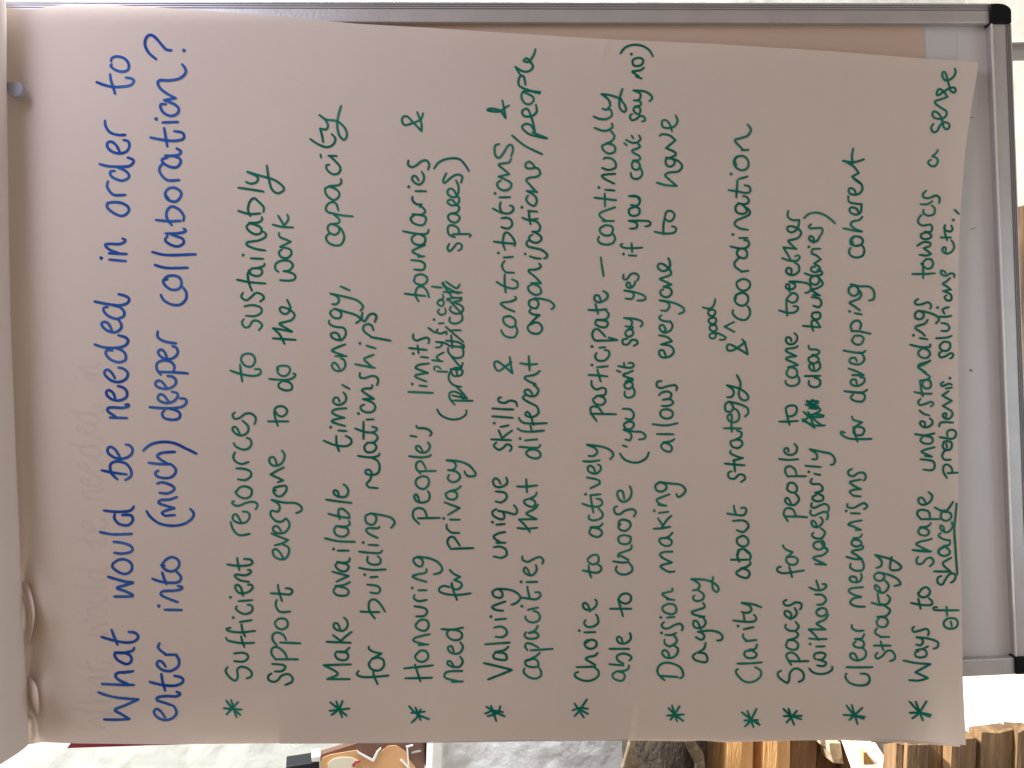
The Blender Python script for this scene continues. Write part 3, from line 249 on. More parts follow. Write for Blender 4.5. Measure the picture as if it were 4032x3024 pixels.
for|g|3075 2232 3063 2234 3062 2249 3085 2257 3128 2252 3166 2246/3119 2273 3112 2246 3107 2230/3100 2191 3095 2205 3109 2222 3133 2222 3142 2205 3128 2193 3102 2193/3102 2194 3121 2174/3121 2174 3095 2164 3083 2150/3083 2150 3084 2147
people|g|3103 2052 3087 2027 3090 2008 3104 2000 3124 2008 3133 2029/3097 2034 3143 2034 3179 2037/3116 1984 3104 1962 3095 1962 3092 1974 3104 1986 3128 1988 3145 1972 3143 1955 3131 1943/3104 1911 3099 1926 3114 1938 3133 1938 3139 1921 3128 1904 3109 1901 3100 1911/3104 1875 3174 1875/3103 1878 3092 1858 3095 1841 3112 1836 3131 1849 3136 1868/3068 1807 3104 1811 3143 1808/3104 1779 3104 1767 3095 1764 3087 1774 3097 1788 3119 1791 3136 1779 3138 1759 3128 1748
to|g|3068 1660 3104 1660 3142 1657/3109 1673 3100 1641 3097 1627/3097 1627 3095 1607 3107 1598 3128 1597 3138 1607 3133 1629 3116 1639 3100 1636 3097 1622
come|g|3094 1499 3094 1509 3114 1520 3141 1513 3148 1496 3141 1480/3104 1453 3097 1468 3104 1482 3124 1487 3138 1477 3137 1458 3124 1448 3103 1446/3103 1446 3141 1438/3141 1436 3114 1423 3095 1414 3102 1407 3136 1402/3136 1402 3109 1390 3094 1381 3100 1373 3128 1370 3141 1363/3116 1344 3114 1332 3100 1327 3094 1339 3104 1354 3124 1354 3138 1339 3138 1322 3128 1312
together|g|3068 1222 3100 1231 3128 1230 3143 1216 3138 1206 3124 1206/3100 1243 3097 1211 3097 1177/3097 1177 3109 1163 3124 1153 3141 1165 3136 1185 3119 1192 3102 1182/3109 1149 3107 1120 3097 1120 3095 1132 3109 1140 3128 1134 3131 1120 3109 1110/3109 1108 3148 1110 3182 1117 3194 1134 3186 1149 3171 1153/3116 1079 3116 1059 3102 1055 3095 1067 3104 1079 3124 1083 3145 1069 3145 1045 3128 1033/3079 1016 3109 1026 3138 1026 3149 1014 3143 1005 3131 1009/3116 1028 3100 999 3085 974/3085 974 3136 980/3136 980 3116 963 3104 948 3119 944 3143 936 3155 917 3143 900 3119 891 3102 893 3102 907 3116 915 3136 905 3145 886 3147 866/3147 866 3119 866 3102 852 3104 830
without|g|3186 2632 3201 2647 3230 2654 3259 2649 3278 2635 3276 2625/3218 2620 3242 2623 3254 2611 3239 2602 3221 2598/3221 2598 3239 2596 3251 2579 3237 2570 3210 2574 3206 2589 3213 2596/3214 2546 3247 2545/3190 2536/3186 2514 3220 2517 3255 2516/3225 2520 3206 2497 3184 2478/3184 2478 3251 2479/3251 2479 3230 2466 3215 2456 3227 2449 3249 2439 3261 2420/3230 2397 3215 2406 3218 2420 3235 2427 3254 2418 3254 2401 3239 2394 3220 2398/3218 2381 3239 2379 3253 2362 3239 2343 3210 2341/3187 2313 3215 2324 3242 2321 3254 2307 3249 2300 3239 2300/3214 2285 3225 2319
necessarily|g|3210 2221 3253 2223/3249 2221 3220 2208 3201 2198 3213 2191 3239 2186 3259 2169 3251 2155/3259 2167 3244 2152 3230 2133 3210 2136 3203 2150 3215 2162 3235 2162 3247 2143 3237 2126/3203 2098 3197 2107 3210 2119 3235 2119 3249 2099 3242 2087 3232 2080/3215 2073 3213 2061 3201 2049 3195 2058 3203 2073 3220 2075 3237 2061 3239 2046 3230 2037/3194 2009 3190 2020 3203 2031 3225 2022 3249 2015 3261 2027 3256 2046/3197 1981 3194 1993 3206 2000 3227 1991 3249 1984 3264 1996 3261 2014/3213 1950 3201 1955 3201 1967 3218 1974 3239 1969 3242 1957 3230 1947 3210 1940/3210 1940 3235 1933 3239 1918 3225 1905/3225 1905 3201 1906 3191 1897 3198 1885/3206 1865 3230 1870/3185 1858/3172 1834 3232 1839/3198 1808 3215 1808 3218 1793 3208 1781 3189 1769/3189 1769 3235 1779 3273 1788 3288 1810 3283 1827 3271 1830
crossed|g|3160 1651 3177 1663 3210 1675 3248 1675/3162 1660 3201 1632 3244 1636/3162 1651 3208 1685/3165 1622 3191 1641 3242 1641/3182 1624 3215 1660 3239 1675/3206 1685 3191 1641 3182 1622/3203 1632 3230 1612 3177 1583/3177 1578 3220 1607 3186 1607/3186 1581 3223 1581 3191 1603 3220 1598/3198 1574 3220 1588/3172 1593 3225 1607
clear|g|3186 1499 3185 1513 3201 1524 3223 1521 3231 1506 3223 1492 3208 1487/3169 1481 3230 1480/3206 1460 3203 1438 3191 1433 3186 1443 3194 1457 3215 1460 3230 1445 3225 1423/3201 1402 3185 1409 3186 1423 3206 1431 3223 1421 3220 1407 3198 1397/3198 1397 3220 1395 3226 1382 3210 1375/3210 1375 3189 1375 3184 1361
boundaries|g|3162 1283 3230 1289/3202 1303 3196 1279 3198 1264 3213 1263 3229 1286/3201 1233 3196 1245 3206 1256 3225 1255 3231 1240 3223 1230 3201 1231/3203 1204 3225 1209 3235 1192 3225 1175 3196 1170/3201 1161 3230 1163/3225 1161 3201 1146 3201 1139 3220 1134 3239 1120 3235 1105 3220 1091/3203 1088 3189 1100 3196 1117 3215 1120 3227 1105 3220 1088 3201 1086/3169 1076 3201 1086 3235 1081 3235 1069 3220 1062/3210 1050 3196 1052 3194 1064 3206 1072 3225 1067 3227 1052 3206 1038/3206 1038 3232 1021/3232 1021 3215 1006 3196 997 3201 980/3201 980 3230 979/3185 972/3203 956 3203 936 3191 929 3186 941 3198 951 3218 948 3230 927/3194 883 3185 891 3191 899 3210 898 3235 898 3239 910 3235 922/3166 859 3186 842 3215 837 3244 845 3273 864 3288 879
asterisk|g|3321 2815 3365 2818 3406 2823/3345 2835 3365 2816 3396 2787/3354 2776 3365 2813 3377 2852/3333 2778 3360 2811 3386 2825 3401 2830
clear|g|3333 2652 3329 2666 3345 2688 3379 2699 3413 2695 3425 2676 3415 2656 3389 2652/3333 2627 3384 2628 3435 2627/3379 2599 3365 2574 3350 2574 3350 2589 3374 2601 3403 2591 3411 2570 3399 2553/3370 2526 3360 2536 3370 2548 3394 2550 3403 2536 3394 2521 3367 2516/3367 2516 3394 2514 3403 2497/3401 2483 3374 2484 3355 2473 3355 2461
mechanisms|g|3406 2389 3370 2387 3348 2374 3360 2357 3391 2350/3391 2350 3360 2341 3342 2327 3355 2316 3399 2312/3374 2290 3370 2273 3350 2271 3346 2283 3360 2292 3384 2290 3394 2271 3390 2259/3350 2220 3348 2234 3365 2246 3394 2246 3402 2227 3394 2205 3386 2198/3332 2192 3365 2201 3394 2201/3394 2201 3370 2184 3353 2174 3365 2167 3394 2162 3399 2150/3399 2152 3396 2160/3370 2123 3355 2131 3355 2145 3374 2152 3391 2145 3389 2131 3360 2121/3360 2119 3386 2116 3394 2104/3369 2087 3390 2086/3390 2086 3360 2073 3340 2065 3360 2055 3393 2049/3350 2021 3386 2022/3332 2012/3338 1984 3336 1996 3360 2000 3379 1991 3401 1981 3415 1991 3411 2000 3402 2005/3389 1955 3360 1952/3360 1952 3346 1935 3365 1928 3390 1926/3390 1926 3360 1911 3346 1899 3360 1894 3390 1888/3355 1846 3340 1856 3343 1870 3360 1875 3379 1863 3399 1861 3409 1873 3408 1885 3401 1892
for|g|3327 1704 3312 1699 3314 1711 3341 1726 3384 1729 3432 1728/3377 1739 3365 1704 3360 1682/3366 1687 3360 1701 3374 1714 3396 1711 3404 1692 3391 1682 3367 1680/3367 1680 3395 1663/3395 1663 3360 1653 3355 1640
developing|g|3360 1552 3350 1566 3365 1578 3394 1581 3406 1566 3399 1550 3360 1545/3324 1540 3360 1544 3399 1544 3415 1534/3374 1518 3370 1496 3355 1495 3349 1506 3360 1518 3384 1518 3403 1504 3403 1489 3386 1484/3355 1477 3401 1477/3401 1477 3374 1463 3342 1451/3374 1423 3367 1409 3350 1411 3345 1423 3360 1433 3389 1433 3404 1414 3394 1392 3384 1387/3321 1380 3360 1387 3394 1390 3408 1381/3362 1327 3355 1341 3370 1356 3391 1354 3401 1334 3389 1322 3365 1322/3353 1303 3384 1305 3428 1314/3355 1305 3350 1284 3360 1267 3379 1262 3391 1276 3386 1296/3366 1233 3393 1238/3346 1226/3386 1222 3365 1206 3345 1193 3360 1185 3384 1175 3391 1156 3379 1139/3367 1122 3345 1132 3343 1151 3360 1165 3379 1156 3379 1136 3365 1124/3350 1119 3384 1127 3423 1129 3442 1149 3440 1177 3422 1183
coherent|g|3350 975 3343 989 3350 1006 3374 1014 3399 1004 3403 980 3396 968/3362 936 3350 941 3350 960 3370 968 3391 963 3398 946 3384 932 3360 932 3354 946 3360 960/3321 899 3360 907 3394 912/3394 912 3365 900 3350 883 3360 871 3384 866 3396 853/3382 842 3374 823 3355 816 3345 823 3350 837 3370 845 3389 835 3393 804/3393 804 3365 801 3343 794 3340 772/3370 765 3365 748 3350 740 3342 746 3345 760 3365 767 3389 758 3396 739 3389 722 3360 700/3389 723 3370 709 3356 695/3356 695 3382 681/3382 681 3360 654 3331 637/3319 633 3360 639 3402 627/3360 585 3355 613 3358 644
strategy|g|3456 2570 3447 2582 3454 2594 3476 2582 3490 2565 3509 2562 3524 2579 3522 2596 3505 2603/3441 2542 3471 2542 3507 2542/3468 2526 3478 2560/3502 2508 3466 2508/3471 2508 3449 2495 3447 2483 3454 2474/3461 2435 3452 2449 3461 2466 3485 2468 3497 2449 3485 2432 3456 2429/3456 2429 3490 2425 3505 2403 3485 2386 3471 2377/3432 2373 3466 2382 3495 2377 3505 2357 3495 2343/3456 2338 3459 2357 3464 2382/3468 2333 3461 2312 3447 2304 3447 2319 3466 2333 3485 2331 3500 2309 3490 2290 3476 2280/3456 2255 3443 2266 3449 2283 3471 2287 3483 2273 3476 2259 3456 2254/3456 2254 3500 2263 3534 2280 3546 2300 3522 2307/3452 2236 3468 2230 3473 2215 3466 2201 3447 2185/3447 2185 3505 2201 3536 2218 3549 2232 3538 2244 3509 2244 3505 2227 3512 2193
asterisk|g|3582 2807 3623 2807 3665 2815/3592 2829 3618 2808 3648 2762/3606 2763 3621 2804 3634 2837/3582 2763 3618 2801 3662 2823
ways|g|3580 2678 3618 2680 3654 2670/3654 2670 3604 2647/3604 2647 3664 2615/3664 2615 3608 2611 3558 2601/3616 2565 3604 2570 3606 2584 3628 2589 3647 2582 3647 2565 3633 2556 3608 2560/3633 2556 3654 2545/3608 2538 3625 2541 3635 2526 3628 2514 3608 2509/3608 2509 3652 2514 3686 2524 3695 2536 3690 2550 3676 2554/3599 2468 3592 2476 3599 2488 3623 2483 3647 2476 3658 2488 3654 2502
to|g|3587 2374 3628 2382 3666 2382 3671 2369 3657 2355/3616 2357 3625 2397/3618 2338 3628 2321 3647 2312 3662 2326 3657 2343 3637 2352 3618 2345 3616 2333
shape|g|3616 2193 3609 2203 3613 2220 3633 2218 3647 2201 3666 2196 3677 2210 3671 2222 3661 2230/3595 2165 3623 2170 3665 2172/3594 2166 3666 2171/3662 2171 3628 2155 3608 2143 3623 2133 3652 2127 3669 2121/3628 2078 3616 2090 3623 2104 3647 2109 3659 2095 3647 2082 3623 2075/3623 2076 3652 2073 3666 2060/3628 2044 3700 2044/3628 2046 3612 2025 3618 2010 3637 2008 3657 2015 3662 2037/3647 1986 3637 1964 3623 1959 3616 1969 3623 1984 3642 1987 3664 1974 3671 1952 3657 1938
understandings|g|3637 1849 3671 1851 3681 1834 3671 1815 3625 1808/3642 1795 3669 1798/3669 1798 3647 1788 3628 1779 3642 1771 3680 1761/3633 1721 3624 1733 3637 1745 3662 1747 3674 1735 3666 1721 3637 1716/3603 1709 3642 1714 3680 1706/3642 1677 3642 1663 3628 1658 3623 1668 3633 1680 3652 1682 3671 1670 3671 1656 3662 1648/3621 1616 3637 1629 3659 1636/3625 1571 3616 1581 3621 1595 3642 1591 3666 1582 3677 1591 3666 1600/3600 1543 3633 1550 3669 1550/3623 1504 3628 1533 3634 1560/3635 1504 3633 1518 3647 1530 3664 1525 3666 1509 3657 1496 3623 1499/3623 1499 3647 1496 3662 1484 3647 1472/3647 1472 3628 1455 3616 1446 3623 1434 3657 1424 3662 1419/3647 1467 3623 1452 3616 1443 3637 1436 3662 1420/3628 1375 3616 1387 3623 1404 3647 1410 3662 1397 3657 1380 3633 1370/3584 1357 3623 1366 3662 1366 3662 1356/3622 1331 3652 1336/3597 1320/3642 1322 3628 1308 3605 1293 3611 1284 3642 1274 3654 1259/3616 1223 3604 1235 3606 1252 3623 1257 3637 1247 3635 1231 3616 1223/3616 1223 3657 1231 3690 1245 3698 1259 3686 1273/3616 1177 3603 1187 3608 1199 3633 1197 3654 1190 3667 1202 3664 1215
towards|g|3592 1079 3637 1079 3681 1076/3635 1095 3635 1062 3635 1038/3635 1033 3647 1021 3666 1021 3675 1038 3666 1055 3647 1057 3635 1045 3628 1038/3621 1003 3647 1006 3667 999/3667 999 3637 977/3637 977 3662 968 3662 956 3637 953 3612 968/3642 917 3628 922 3628 936 3647 942 3666 934 3664 922 3642 912/3642 912 3666 912 3671 893 3662 883/3662 883 3633 888 3616 876 3618 859 3629 846/3637 826 3637 840 3657 849 3678 842 3681 821 3669 809/3625 804 3652 804 3671 792/3647 751 3635 763 3637 777 3657 780 3686 770 3700 780 3698 799
a|g|3666 629 3654 637 3662 651 3681 654 3693 637 3688 622 3671 615/3671 615 3686 603 3693 591
sense|g|3676 487 3667 502 3674 520 3690 516 3700 497 3715 482 3734 485 3739 499 3729 509 3717 502 3712 482 3707 463 3693 444 3676 439 3672 453 3683 465 3705 468 3724 458 3727 439 3710 427 3686 410 3683 398 3705 391 3731 381/3731 381 3719 364 3705 352 3695 352 3688 369 3693 376 3715 362 3739 347 3758 345 3763 355 3758 364 3744 359 3739 342 3731 314 3724 289 3715 282 3710 297 3719 314 3734 316 3753 304 3763 285 3760 270
of|g|3729 2439 3717 2449 3719 2466 3739 2476 3763 2471 3772 2454 3763 2437 3739 2434 3724 2439/3744 2447 3748 2466/3690 2391 3678 2391 3678 2401 3719 2403 3775 2403/3727 2389 3730 2425
shared|g|3707 2268 3693 2275 3693 2295 3710 2302 3724 2280 3739 2261 3758 2259 3763 2275 3753 2290 3744 2294/3678 2250 3744 2251/3744 2251 3719 2230 3712 2218 3724 2208 3746 2196/3715 2157 3700 2164 3698 2179 3715 2189 3734 2184 3741 2172 3729 2157 3715 2152/3770 2262 3765 2198 3762 2150/3762 2152 3758 2085 3763 2027 3767 1983/3710 2155 3698 2164 3695 2177 3710 2189/3715 2150 3739 2145 3741 2131/3741 2128 3715 2123 3695 2109 3705 2099/3719 2095 3715 2075 3705 2068 3703 2080 3715 2092 3734 2095 3751 2075 3748 2056/3719 2008 3707 2020 3707 2041 3724 2051 3744 2041 3744 2022 3724 2013/3681 1998 3700 2008 3724 2017/3724 2017 3739 1998 3753 1976
problems|g|3729 1882 3715 1858 3717 1834 3731 1829 3748 1844 3749 1861/3731 1863 3771 1861/3743 1810 3719 1810 3710 1795 3715 1781 3727 1771/3719 1740 3712 1755 3719 1769 3739 1771 3748 1757 3744 1740 3719 1738 3715 1745/3727 1747 3729 1762/3700 1721 3748 1728 3763 1716 3763 1699 3748 1692 3731 1699 3731 1718/3698 1679 3707 1663 3753 1664/3724 1644 3727 1629 3719 1627 3712 1636 3722 1648 3739 1648 3751 1632 3746 1617/3746 1617 3712 1598/3712 1598 3748 1578/3748 1578 3710 1557/3710 1557 3736 1540/3715 1504 3705 1511 3712 1521 3729 1513 3741 1511 3748 1516/3724 1530 3748 1526/3741 1489
solutions|g|3707 1385 3698 1392 3703 1407 3724 1402 3744 1390 3754 1397 3748 1409 3741 1411/3712 1349 3700 1361 3707 1378 3729 1381 3741 1368 3739 1349 3715 1346 3705 1356/3686 1332 3729 1329 3747 1322/3707 1303 3729 1303 3739 1291 3729 1276 3707 1272/3700 1247 3729 1247 3746 1243/3719 1235 3712 1218 3736 1209/3692 1211/3727 1163 3719 1170 3727 1182 3744 1182 3747 1168 3739 1156 3714 1146/3714 1146 3744 1140/3744 1140 3727 1127 3712 1117 3724 1110 3741 1095/3719 1069 3707 1064 3707 1079 3724 1086 3744 1076 3758 1081 3757 1091/3719 1068 3724 1076
etc|g|3724 989 3724 975 3715 974 3711 987 3724 998 3744 994 3757 975 3753 956 3746 946/3704 935 3744 935/3719 912 3729 946/3724 910 3719 900 3722 886/3719 891 3719 903 3739 912 3751 903 3746 888/3754 866/3759 826 3775 842
"""
# ================================================================ the room
def grid_surface(name, fn, nu, nv, m, parent=None, smooth=True):
    v = [fn(i / nu, j / nv) for j in range(nv + 1) for i in range(nu + 1)]
    f = [[j * (nu + 1) + i, j * (nu + 1) + i + 1, (j + 1) * (nu + 1) + i + 1, (j + 1) * (nu + 1) + i] for j in range(nv) for i in range(nu)]
    return mesh(name, v, f, m, parent, smooth)
WY = 1.50
def wallpt(s, t):
    x = -1.5 + 3.4 * s; z = -0.02 + 2.9 * t
    d = 0.018 * fbm(x * 4, z * 4) + 0.006 * abs(fbm(x * 16, z * 13, 3, 3)) + 0.003 * fbm(x * 50, z * 50, 5, 2)
    return (x, WY - d, z)
tag(grid_surface('wall', wallpt, 300, 260, M['wall']), 'rough whitewashed stone wall behind the flipchart', 'wall')
def floorpt(s, t):
    x = -2 + 4 * s; y = -1.0 + 2.9 * t
    return (x, y, 0.004 * fbm(x * 9, y * 9))
tag(grid_surface('floor', floorpt, 120, 90, M['floor']), None, None, None, 'structure')
# chalky lower wall panel below the mantel shelf
def lowpt(s, t):
    a = aty(1745, 3300, 1.46); b = aty(2600, 2500, 1.46)
    x = -1.3 + 1.2 * s; z = 0.35 + (a.z - 0.35) * t
    return (x, 1.44 - 0.010 * abs(fbm(x * 7, z * 7, 2, 4)) - 0.003 * fbm(x * 30, z * 30, 4, 2), z)
tag(grid_surface('wall', lowpt, 120, 110, M['plaster2']), 'chalky rough white chimney breast with brown stains below the shelf', 'wall')
# mantel shelf
a = aty(1690, 3000, 1.34); b = aty(1742, 3000, 1.34)
def box(name, x0, x1, y0, y1, z0, z1, m, parent=None, bevel=0.0):
    v = [(x, y, z) for z in (z0, z1) for (x, y) in ((x0, y0), (x1, y0), (x1, y1), (x0, y1))]
    return prism(name, v[:4], v[4:], m, parent, bevel)
tag(box('mantel_shelf', -1.35, -0.56, 1.33, 1.47, b.z, a.z, M['shelf'], None, 0.004), 'white painted shelf ledge across the wall left of the board', 'shelf')
shz = a.z
# picture board leaning on the shelf
def ypoly(name, pts, y0, y1, m, parent=None, bevel=0.0):
    return prism(name, [aty(px, py, y0) for px, py in pts], [aty(px, py, y0) + Vector((0, y1 - y0, 0)) for px, py in pts], m, parent, bevel)
pic = tag(empty('picture_board'), 'brown and tan printed picture board standing on the white shelf', 'picture')
M['pb'] = mat('print_brown', (0.20, 0.10, 0.07), 0.5, var=0.25, vscale=20)
M['po'] = mat('print_orange', (0.66, 0.38, 0.18), 0.5, var=0.15, vscale=12)
M['pc'] = mat('print_cream', (0.74, 0.70, 0.55), 0.5)
M['pr'] = mat('print_red', (0.45, 0.05, 0.06), 0.5)
M['pbl'] = mat('sky_blue_card', (0.22, 0.50, 0.80), 0.5)
ypoly('board', [(1262, 2972), (1440, 2916), (1680, 2880), (1688, 3140), (1262, 3140)], 1.385, 1.40, M['pb'], pic)
ypoly('orange_shape', [(1270, 2985), (1300, 2972), (1400, 2955), (1440, 2985), (1470, 2998), (1500, 2960), (1530, 2938), (1560, 2935), (1600, 2962), (1610, 2990), (1640, 3028), (1640, 3140), (1264, 3140), (1264, 3000)], 1.3825, 1.3845, M['po'], pic)
ypoly('cream_shape', [(1290, 3008), (1310, 2990), (1345, 2981), (1385, 2983), (1410, 2995), (1402, 3012), (1390, 3060), (1292, 3060)], 1.3805, 1.382, M['pc'], pic)
ypoly('red_stripe', [(1385, 3012), (1400, 2998), (1420, 2994), (1419, 3000), (1403, 3005), (1394, 3024)], 1.379, 1.380, M['pr'], pic)
ypoly('white_stripe', [(1403, 2952), (1408, 2966), (1468, 3000), (1474, 2997), (1490, 2962), (1502, 2946), (1498, 2944), (1482, 2960), (1467, 2990), (1412, 2960)], 1.380, 1.3818, M['shelf'], pic)
ypoly('white_stripe', [(1575, 2993), (1583, 2992), (1615, 3024), (1606, 3026)], 1.380, 1.3818, M['shelf'], pic)
ypoly('white_stripe', [(1598, 2938), (1626, 2932), (1627, 2936), (1606, 2944), (1612, 3020), (1606, 3020), (1601, 2945)], 1.380, 1.3818, M['shelf'], pic)
ypoly('label_strip', [(1620, 2962), (1657, 2954), (1659, 2960), (1622, 2968)], 1.383, 1.3845, M['zinc'], pic)
ypoly('board_edge', [(1672, 2880), (1688, 2880), (1692, 3140), (1682, 3140)], 1.372, 1.3845, M['black'], pic)
tag(ypoly('greeting_card', [(1352, 2880), (1430, 2870), (1500, 2890), (1440, 2925), (1358, 2948)], 1.415, 1.418, M['pbl']), 'bright blue card peeping out behind the brown picture board', 'card')
tag(ypoly('black_rod', [(1358, 2952), (1490, 2912), (1492, 2921), (1362, 2958)], 1.403, 1.413, M['black'], None, 0.0006), 'thin black rod edge behind the brown picture board', 'rod')
tag(ypoly('dark_box', [(1126, 3020), (1258, 3000), (1262, 3140), (1126, 3140)], 1.40, 1.44, mat('dark_card', (0.012, 0.012, 0.018), 0.5), None, 0.001), 'dark box leaning above the picture board on the shelf', 'box')
tag(ypoly('glass_jar', [(1226, 2982), (1262, 2977), (1264, 2999), (1228, 3001)], 1.40, 1.43, mat('pale_plastic', (0.72, 0.74, 0.70), 0.3), None, 0.001), 'small pale plastic block beside the dark box', 'block')
# timber stack: horizontal pieces, long axis across the room
def beam(name, xa, xb, y0, m, yend=2700, depth=0.10, lab=None, group='stacked firewood and timbers', jag=0.0, yout=3500, cat='timber'):
    nx = 16; vs = []; fs = []
    top0 = aty(xa, 2960, y0); bot0 = aty(xb, 2960, y0)
    xr = aty((xa + xb) / 2, yend, y0).x; xl = xr - 0.9
    for i in range(nx + 1):
        x = xl + (xr - xl) * i / nx
        if i == nx: x += 0
        wz = 0.0012 * noise.noise(Vector((x * 9, top0.z * 30, 1))); wy = 0.004 * noise.noise(Vector((x * 6, top0.z * 40, 5)))
        jx = jag * noise.noise(Vector((top0.z * 90, i, 2))) if i == nx else 0
        for (yy, zz, k) in ((y0 + wy, bot0.z + wz, 0), (y0 + wy - .003, (top0.z + bot0.z) / 2, 1), (y0 + wy, top0.z + wz, 2), (y0 + depth, top0.z + wz, 3), (y0 + depth, bot0.z + wz, 4)):
            vs.append((x + jx + (jag * noise.noise(Vector((k * 3.1, top0.z * 50, 9))) if i == nx else 0), yy, zz))
    for i in range(nx):
        for k in range(5):
            fs.append([i * 5 + k, i * 5 + (k + 1) % 5, (i + 1) * 5 + (k + 1) % 5, (i + 1) * 5 + k])
    fs.append([0, 1, 2, 3, 4][::-1]); fs.append([nx * 5 + k for k in range(5)])
    o = recalc(mesh(name, vs, fs, m)); tag(o, lab, cat, group); return o
beam('sawn_timber', 2866, 2966, 1.20, M['tan'], lab='topmost pale orange sawn timber under the bark log')
beam('sawn_timber', 3005, 3110, 1.20, M['tan'], lab='pale orange timber with knots, second from the bark log')
beam('timber', 3114, 3216, 1.205, M['mid'], lab='darker brown timber just below the two pale ones')
beam('timber', 3220, 3345, 1.225, M['mid'], lab='brown timber behind the pale splinter')
beam('metal_strip', 2969, 2994, 1.23, M['zinc'], lab='grey metal strip between the two pale orange timbers', cat='strip', group=None)
beam('white_strip', 2995, 3003, 1.215, M['shelf'], lab='thin white strip above the knotty pale timber', cat='strip', group=None)
beam('white_strip', 2855, 2865, 1.215, M['shelf'], lab='thin white strip between bark log and topmost pale timber', cat='strip', group=None)
# bark log
def logpt(s, t):
    a = 2 * math.pi * t
    cz = (aty(2480, 2960, 1.2).z + aty(2858, 2960, 1.2).z) / 2; r = (aty(2480, 2960, 1.2).z - aty(2858, 2960, 1.2).z) / 2
    x = -0.45 - 0.95 * (1 - s) + 0.0
    rr = r * (1 + 0.10 * fbm(x * 7, math.cos(a) * 2, math.sin(a) * 2) + 0.05 * abs(fbm(x * 20, math.cos(a) * 5, math.sin(a) * 5)))
    if abs(math.sin(a)) > .5: rr *= 0.95
    return (x, 1.275 + rr * 0.8 * math.cos(a), cz - 0.012 + rr * 0.86 * math.sin(a))
lg = empty('log'); tag(lg, 'big grey split log with rough bark on top of the timber stack', 'log', 'stacked firewood and timbers')
grid_surface('bark', logpt, 90, 60, M['bark'], lg)
M['rim'] = mat('pale_bark_rim', (0.34, 0.26, 0.17), 0.95, col2=(0.10, 0.07, 0.045), vscale=16, bump=1.0, bscale=40)
for pts, yy in (([(2486, 2870), (2516, 2895), (2498, 2945), (2512, 2985), (2532, 3070), (2436, 3080), (2462, 2985), (2478, 2930)], 1.18), ([(2716, 2880), (2748, 2935), (2772, 2968), (2786, 3080), (2738, 3080), (2742, 3010), (2716, 2962), (2694, 2915)], 1.185)):
    rim = ypoly('bark_ridge', pts, yy, yy + 0.008, M['rim'], lg, 0.002)
M['split2'] = mat('fresh_split_wood', (0.85, 0.78, 0.62), 0.8, var=0.15, vscale=15, bump=0.4)
def chip(name, pts, y0, d, m, lab, cat='wood'):
    o = ypoly(name, pts, y0, y0 + d, m, None, 0.0008); tag(o, lab, cat, 'stacked firewood and timbers'); return o
chip('wood_splinter', [(3218, 2880), (3330, 2880), (3322, 2925), (3270, 2952), (3232, 2932)], 1.19, 0.03, M['split'], 'pale ragged splinter at the paper edge above the brown timber')
chip('wood_splinter', [(3264, 2925), (3310, 2925), (3322, 3008), (3282, 3005), (3268, 2960)], 1.18, 0.03, M['split'], 'long pale splinter hanging down below the ragged one')
chip('split_wood', [(3312, 2880), (3352, 2880), (3350, 3060), (3330, 3060), (3322, 2990)], 1.20, 0.05, M['mid'], 'dark brown split piece beside the pale splinters')
sw = chip('split_wood', [(3342, 2885), (3435, 2885), (3460, 2970), (3480, 3120), (3352, 3120)], 1.165, 0.02, M['split2'], 'sunlit whitish split piece beside the grey sheet')
for v_ in sw.data.vertices: v_.co.y += max(-0.05, min(0.03, (v_.co.x + 0.63) * 0.75))
chip('split_wood', [(3398, 2960), (3412, 2962), (3480, 3060), (3480, 3120), (3405, 3120)], 1.150, 0.012, M['tan'], 'orange wedge lying on the sunlit split piece')
chip('metal_sheet', [(3432, 2880), (3560, 2880), (3540, 2918), (3512, 2930), (3512, 3120), (3466, 3120), (3440, 2960)], 1.185, 0.008, M['zinc'], 'mottled grey galvanised sheet beside the old brown timbers', 'sheet')
chip('white_edge', [(3507, 2942), (3527, 2948), (3530, 3120), (3508, 3120)], 1.176, 0.008, M['shelf'], 'narrow whitish board edge beside the old brown timbers', 'board')
G2 = 'old brown timbers stacked by the floor'
OB = [(3528, 3566, 2928, 1.07, 'narrow'), (3569, 3652, 2920, 1.06, 'weathered'), (3655, 3742, 2912, 1.075, 'dark'), (3746, 3842, 2906, 1.055, 'wide'), (3866, 3990, 2886, 1.05, 'widest'), (4004, 4075, 2872, 1.045, 'lowest')]
pos = ['topmost', 'second from the top', 'third from the top', 'fourth from the top', 'second lowest', 'lowest']
for k, (xa, xb, ye, y0, w_) in enumerate(OB):
    beam('timber', xa, xb, y0, M['brown'], yend=ye, depth=0.028, lab='old brown timber, %s of the stack at the bottom' % pos[k], group=G2, jag=0.01)
tag(box('floor_plank', 0.02, 0.42, 1.12, 1.34, 0.003, 0.028, M['brown'], None, 0.002), 'brown plank lying on the floor below the board', 'plank')
M['pane'] = bpy.data.materials.new('window_sky'); M['pane'].use_nodes = True
for n_ in list(M['pane'].node_tree.nodes):
    if n_.type == 'BSDF_PRINCIPLED': n_.inputs['Base Color'].default_value = (0.3, 0.35, 0.4, 1); n_.inputs['Emission Color'].default_value = (0.72, 0.86, 1, 1); n_.inputs['Emission Strength'].default_value = 2.5
wn = tag(empty('window', (0.9, 1.45, 2.1)), 'bright window behind the upper right corner of the board', 'window')
for nm_, x0, x1, z0, z1, m_ in (('pane', 0.60, 1.2, 1.86, 2.5, M['pane']), ('frame', 0.56, 0.60, 1.82, 2.54, M['shelf']), ('frame', 1.2, 1.24, 1.82, 2.54, M['shelf']), ('sill', 0.60, 1.2, 1.82, 1.86, M['shelf'])):
    b_ = box(nm_, x0 - 0.9, x1 - 0.9, -0.03, 0.0, z0 - 2.1, z1 - 2.1, m_, wn)
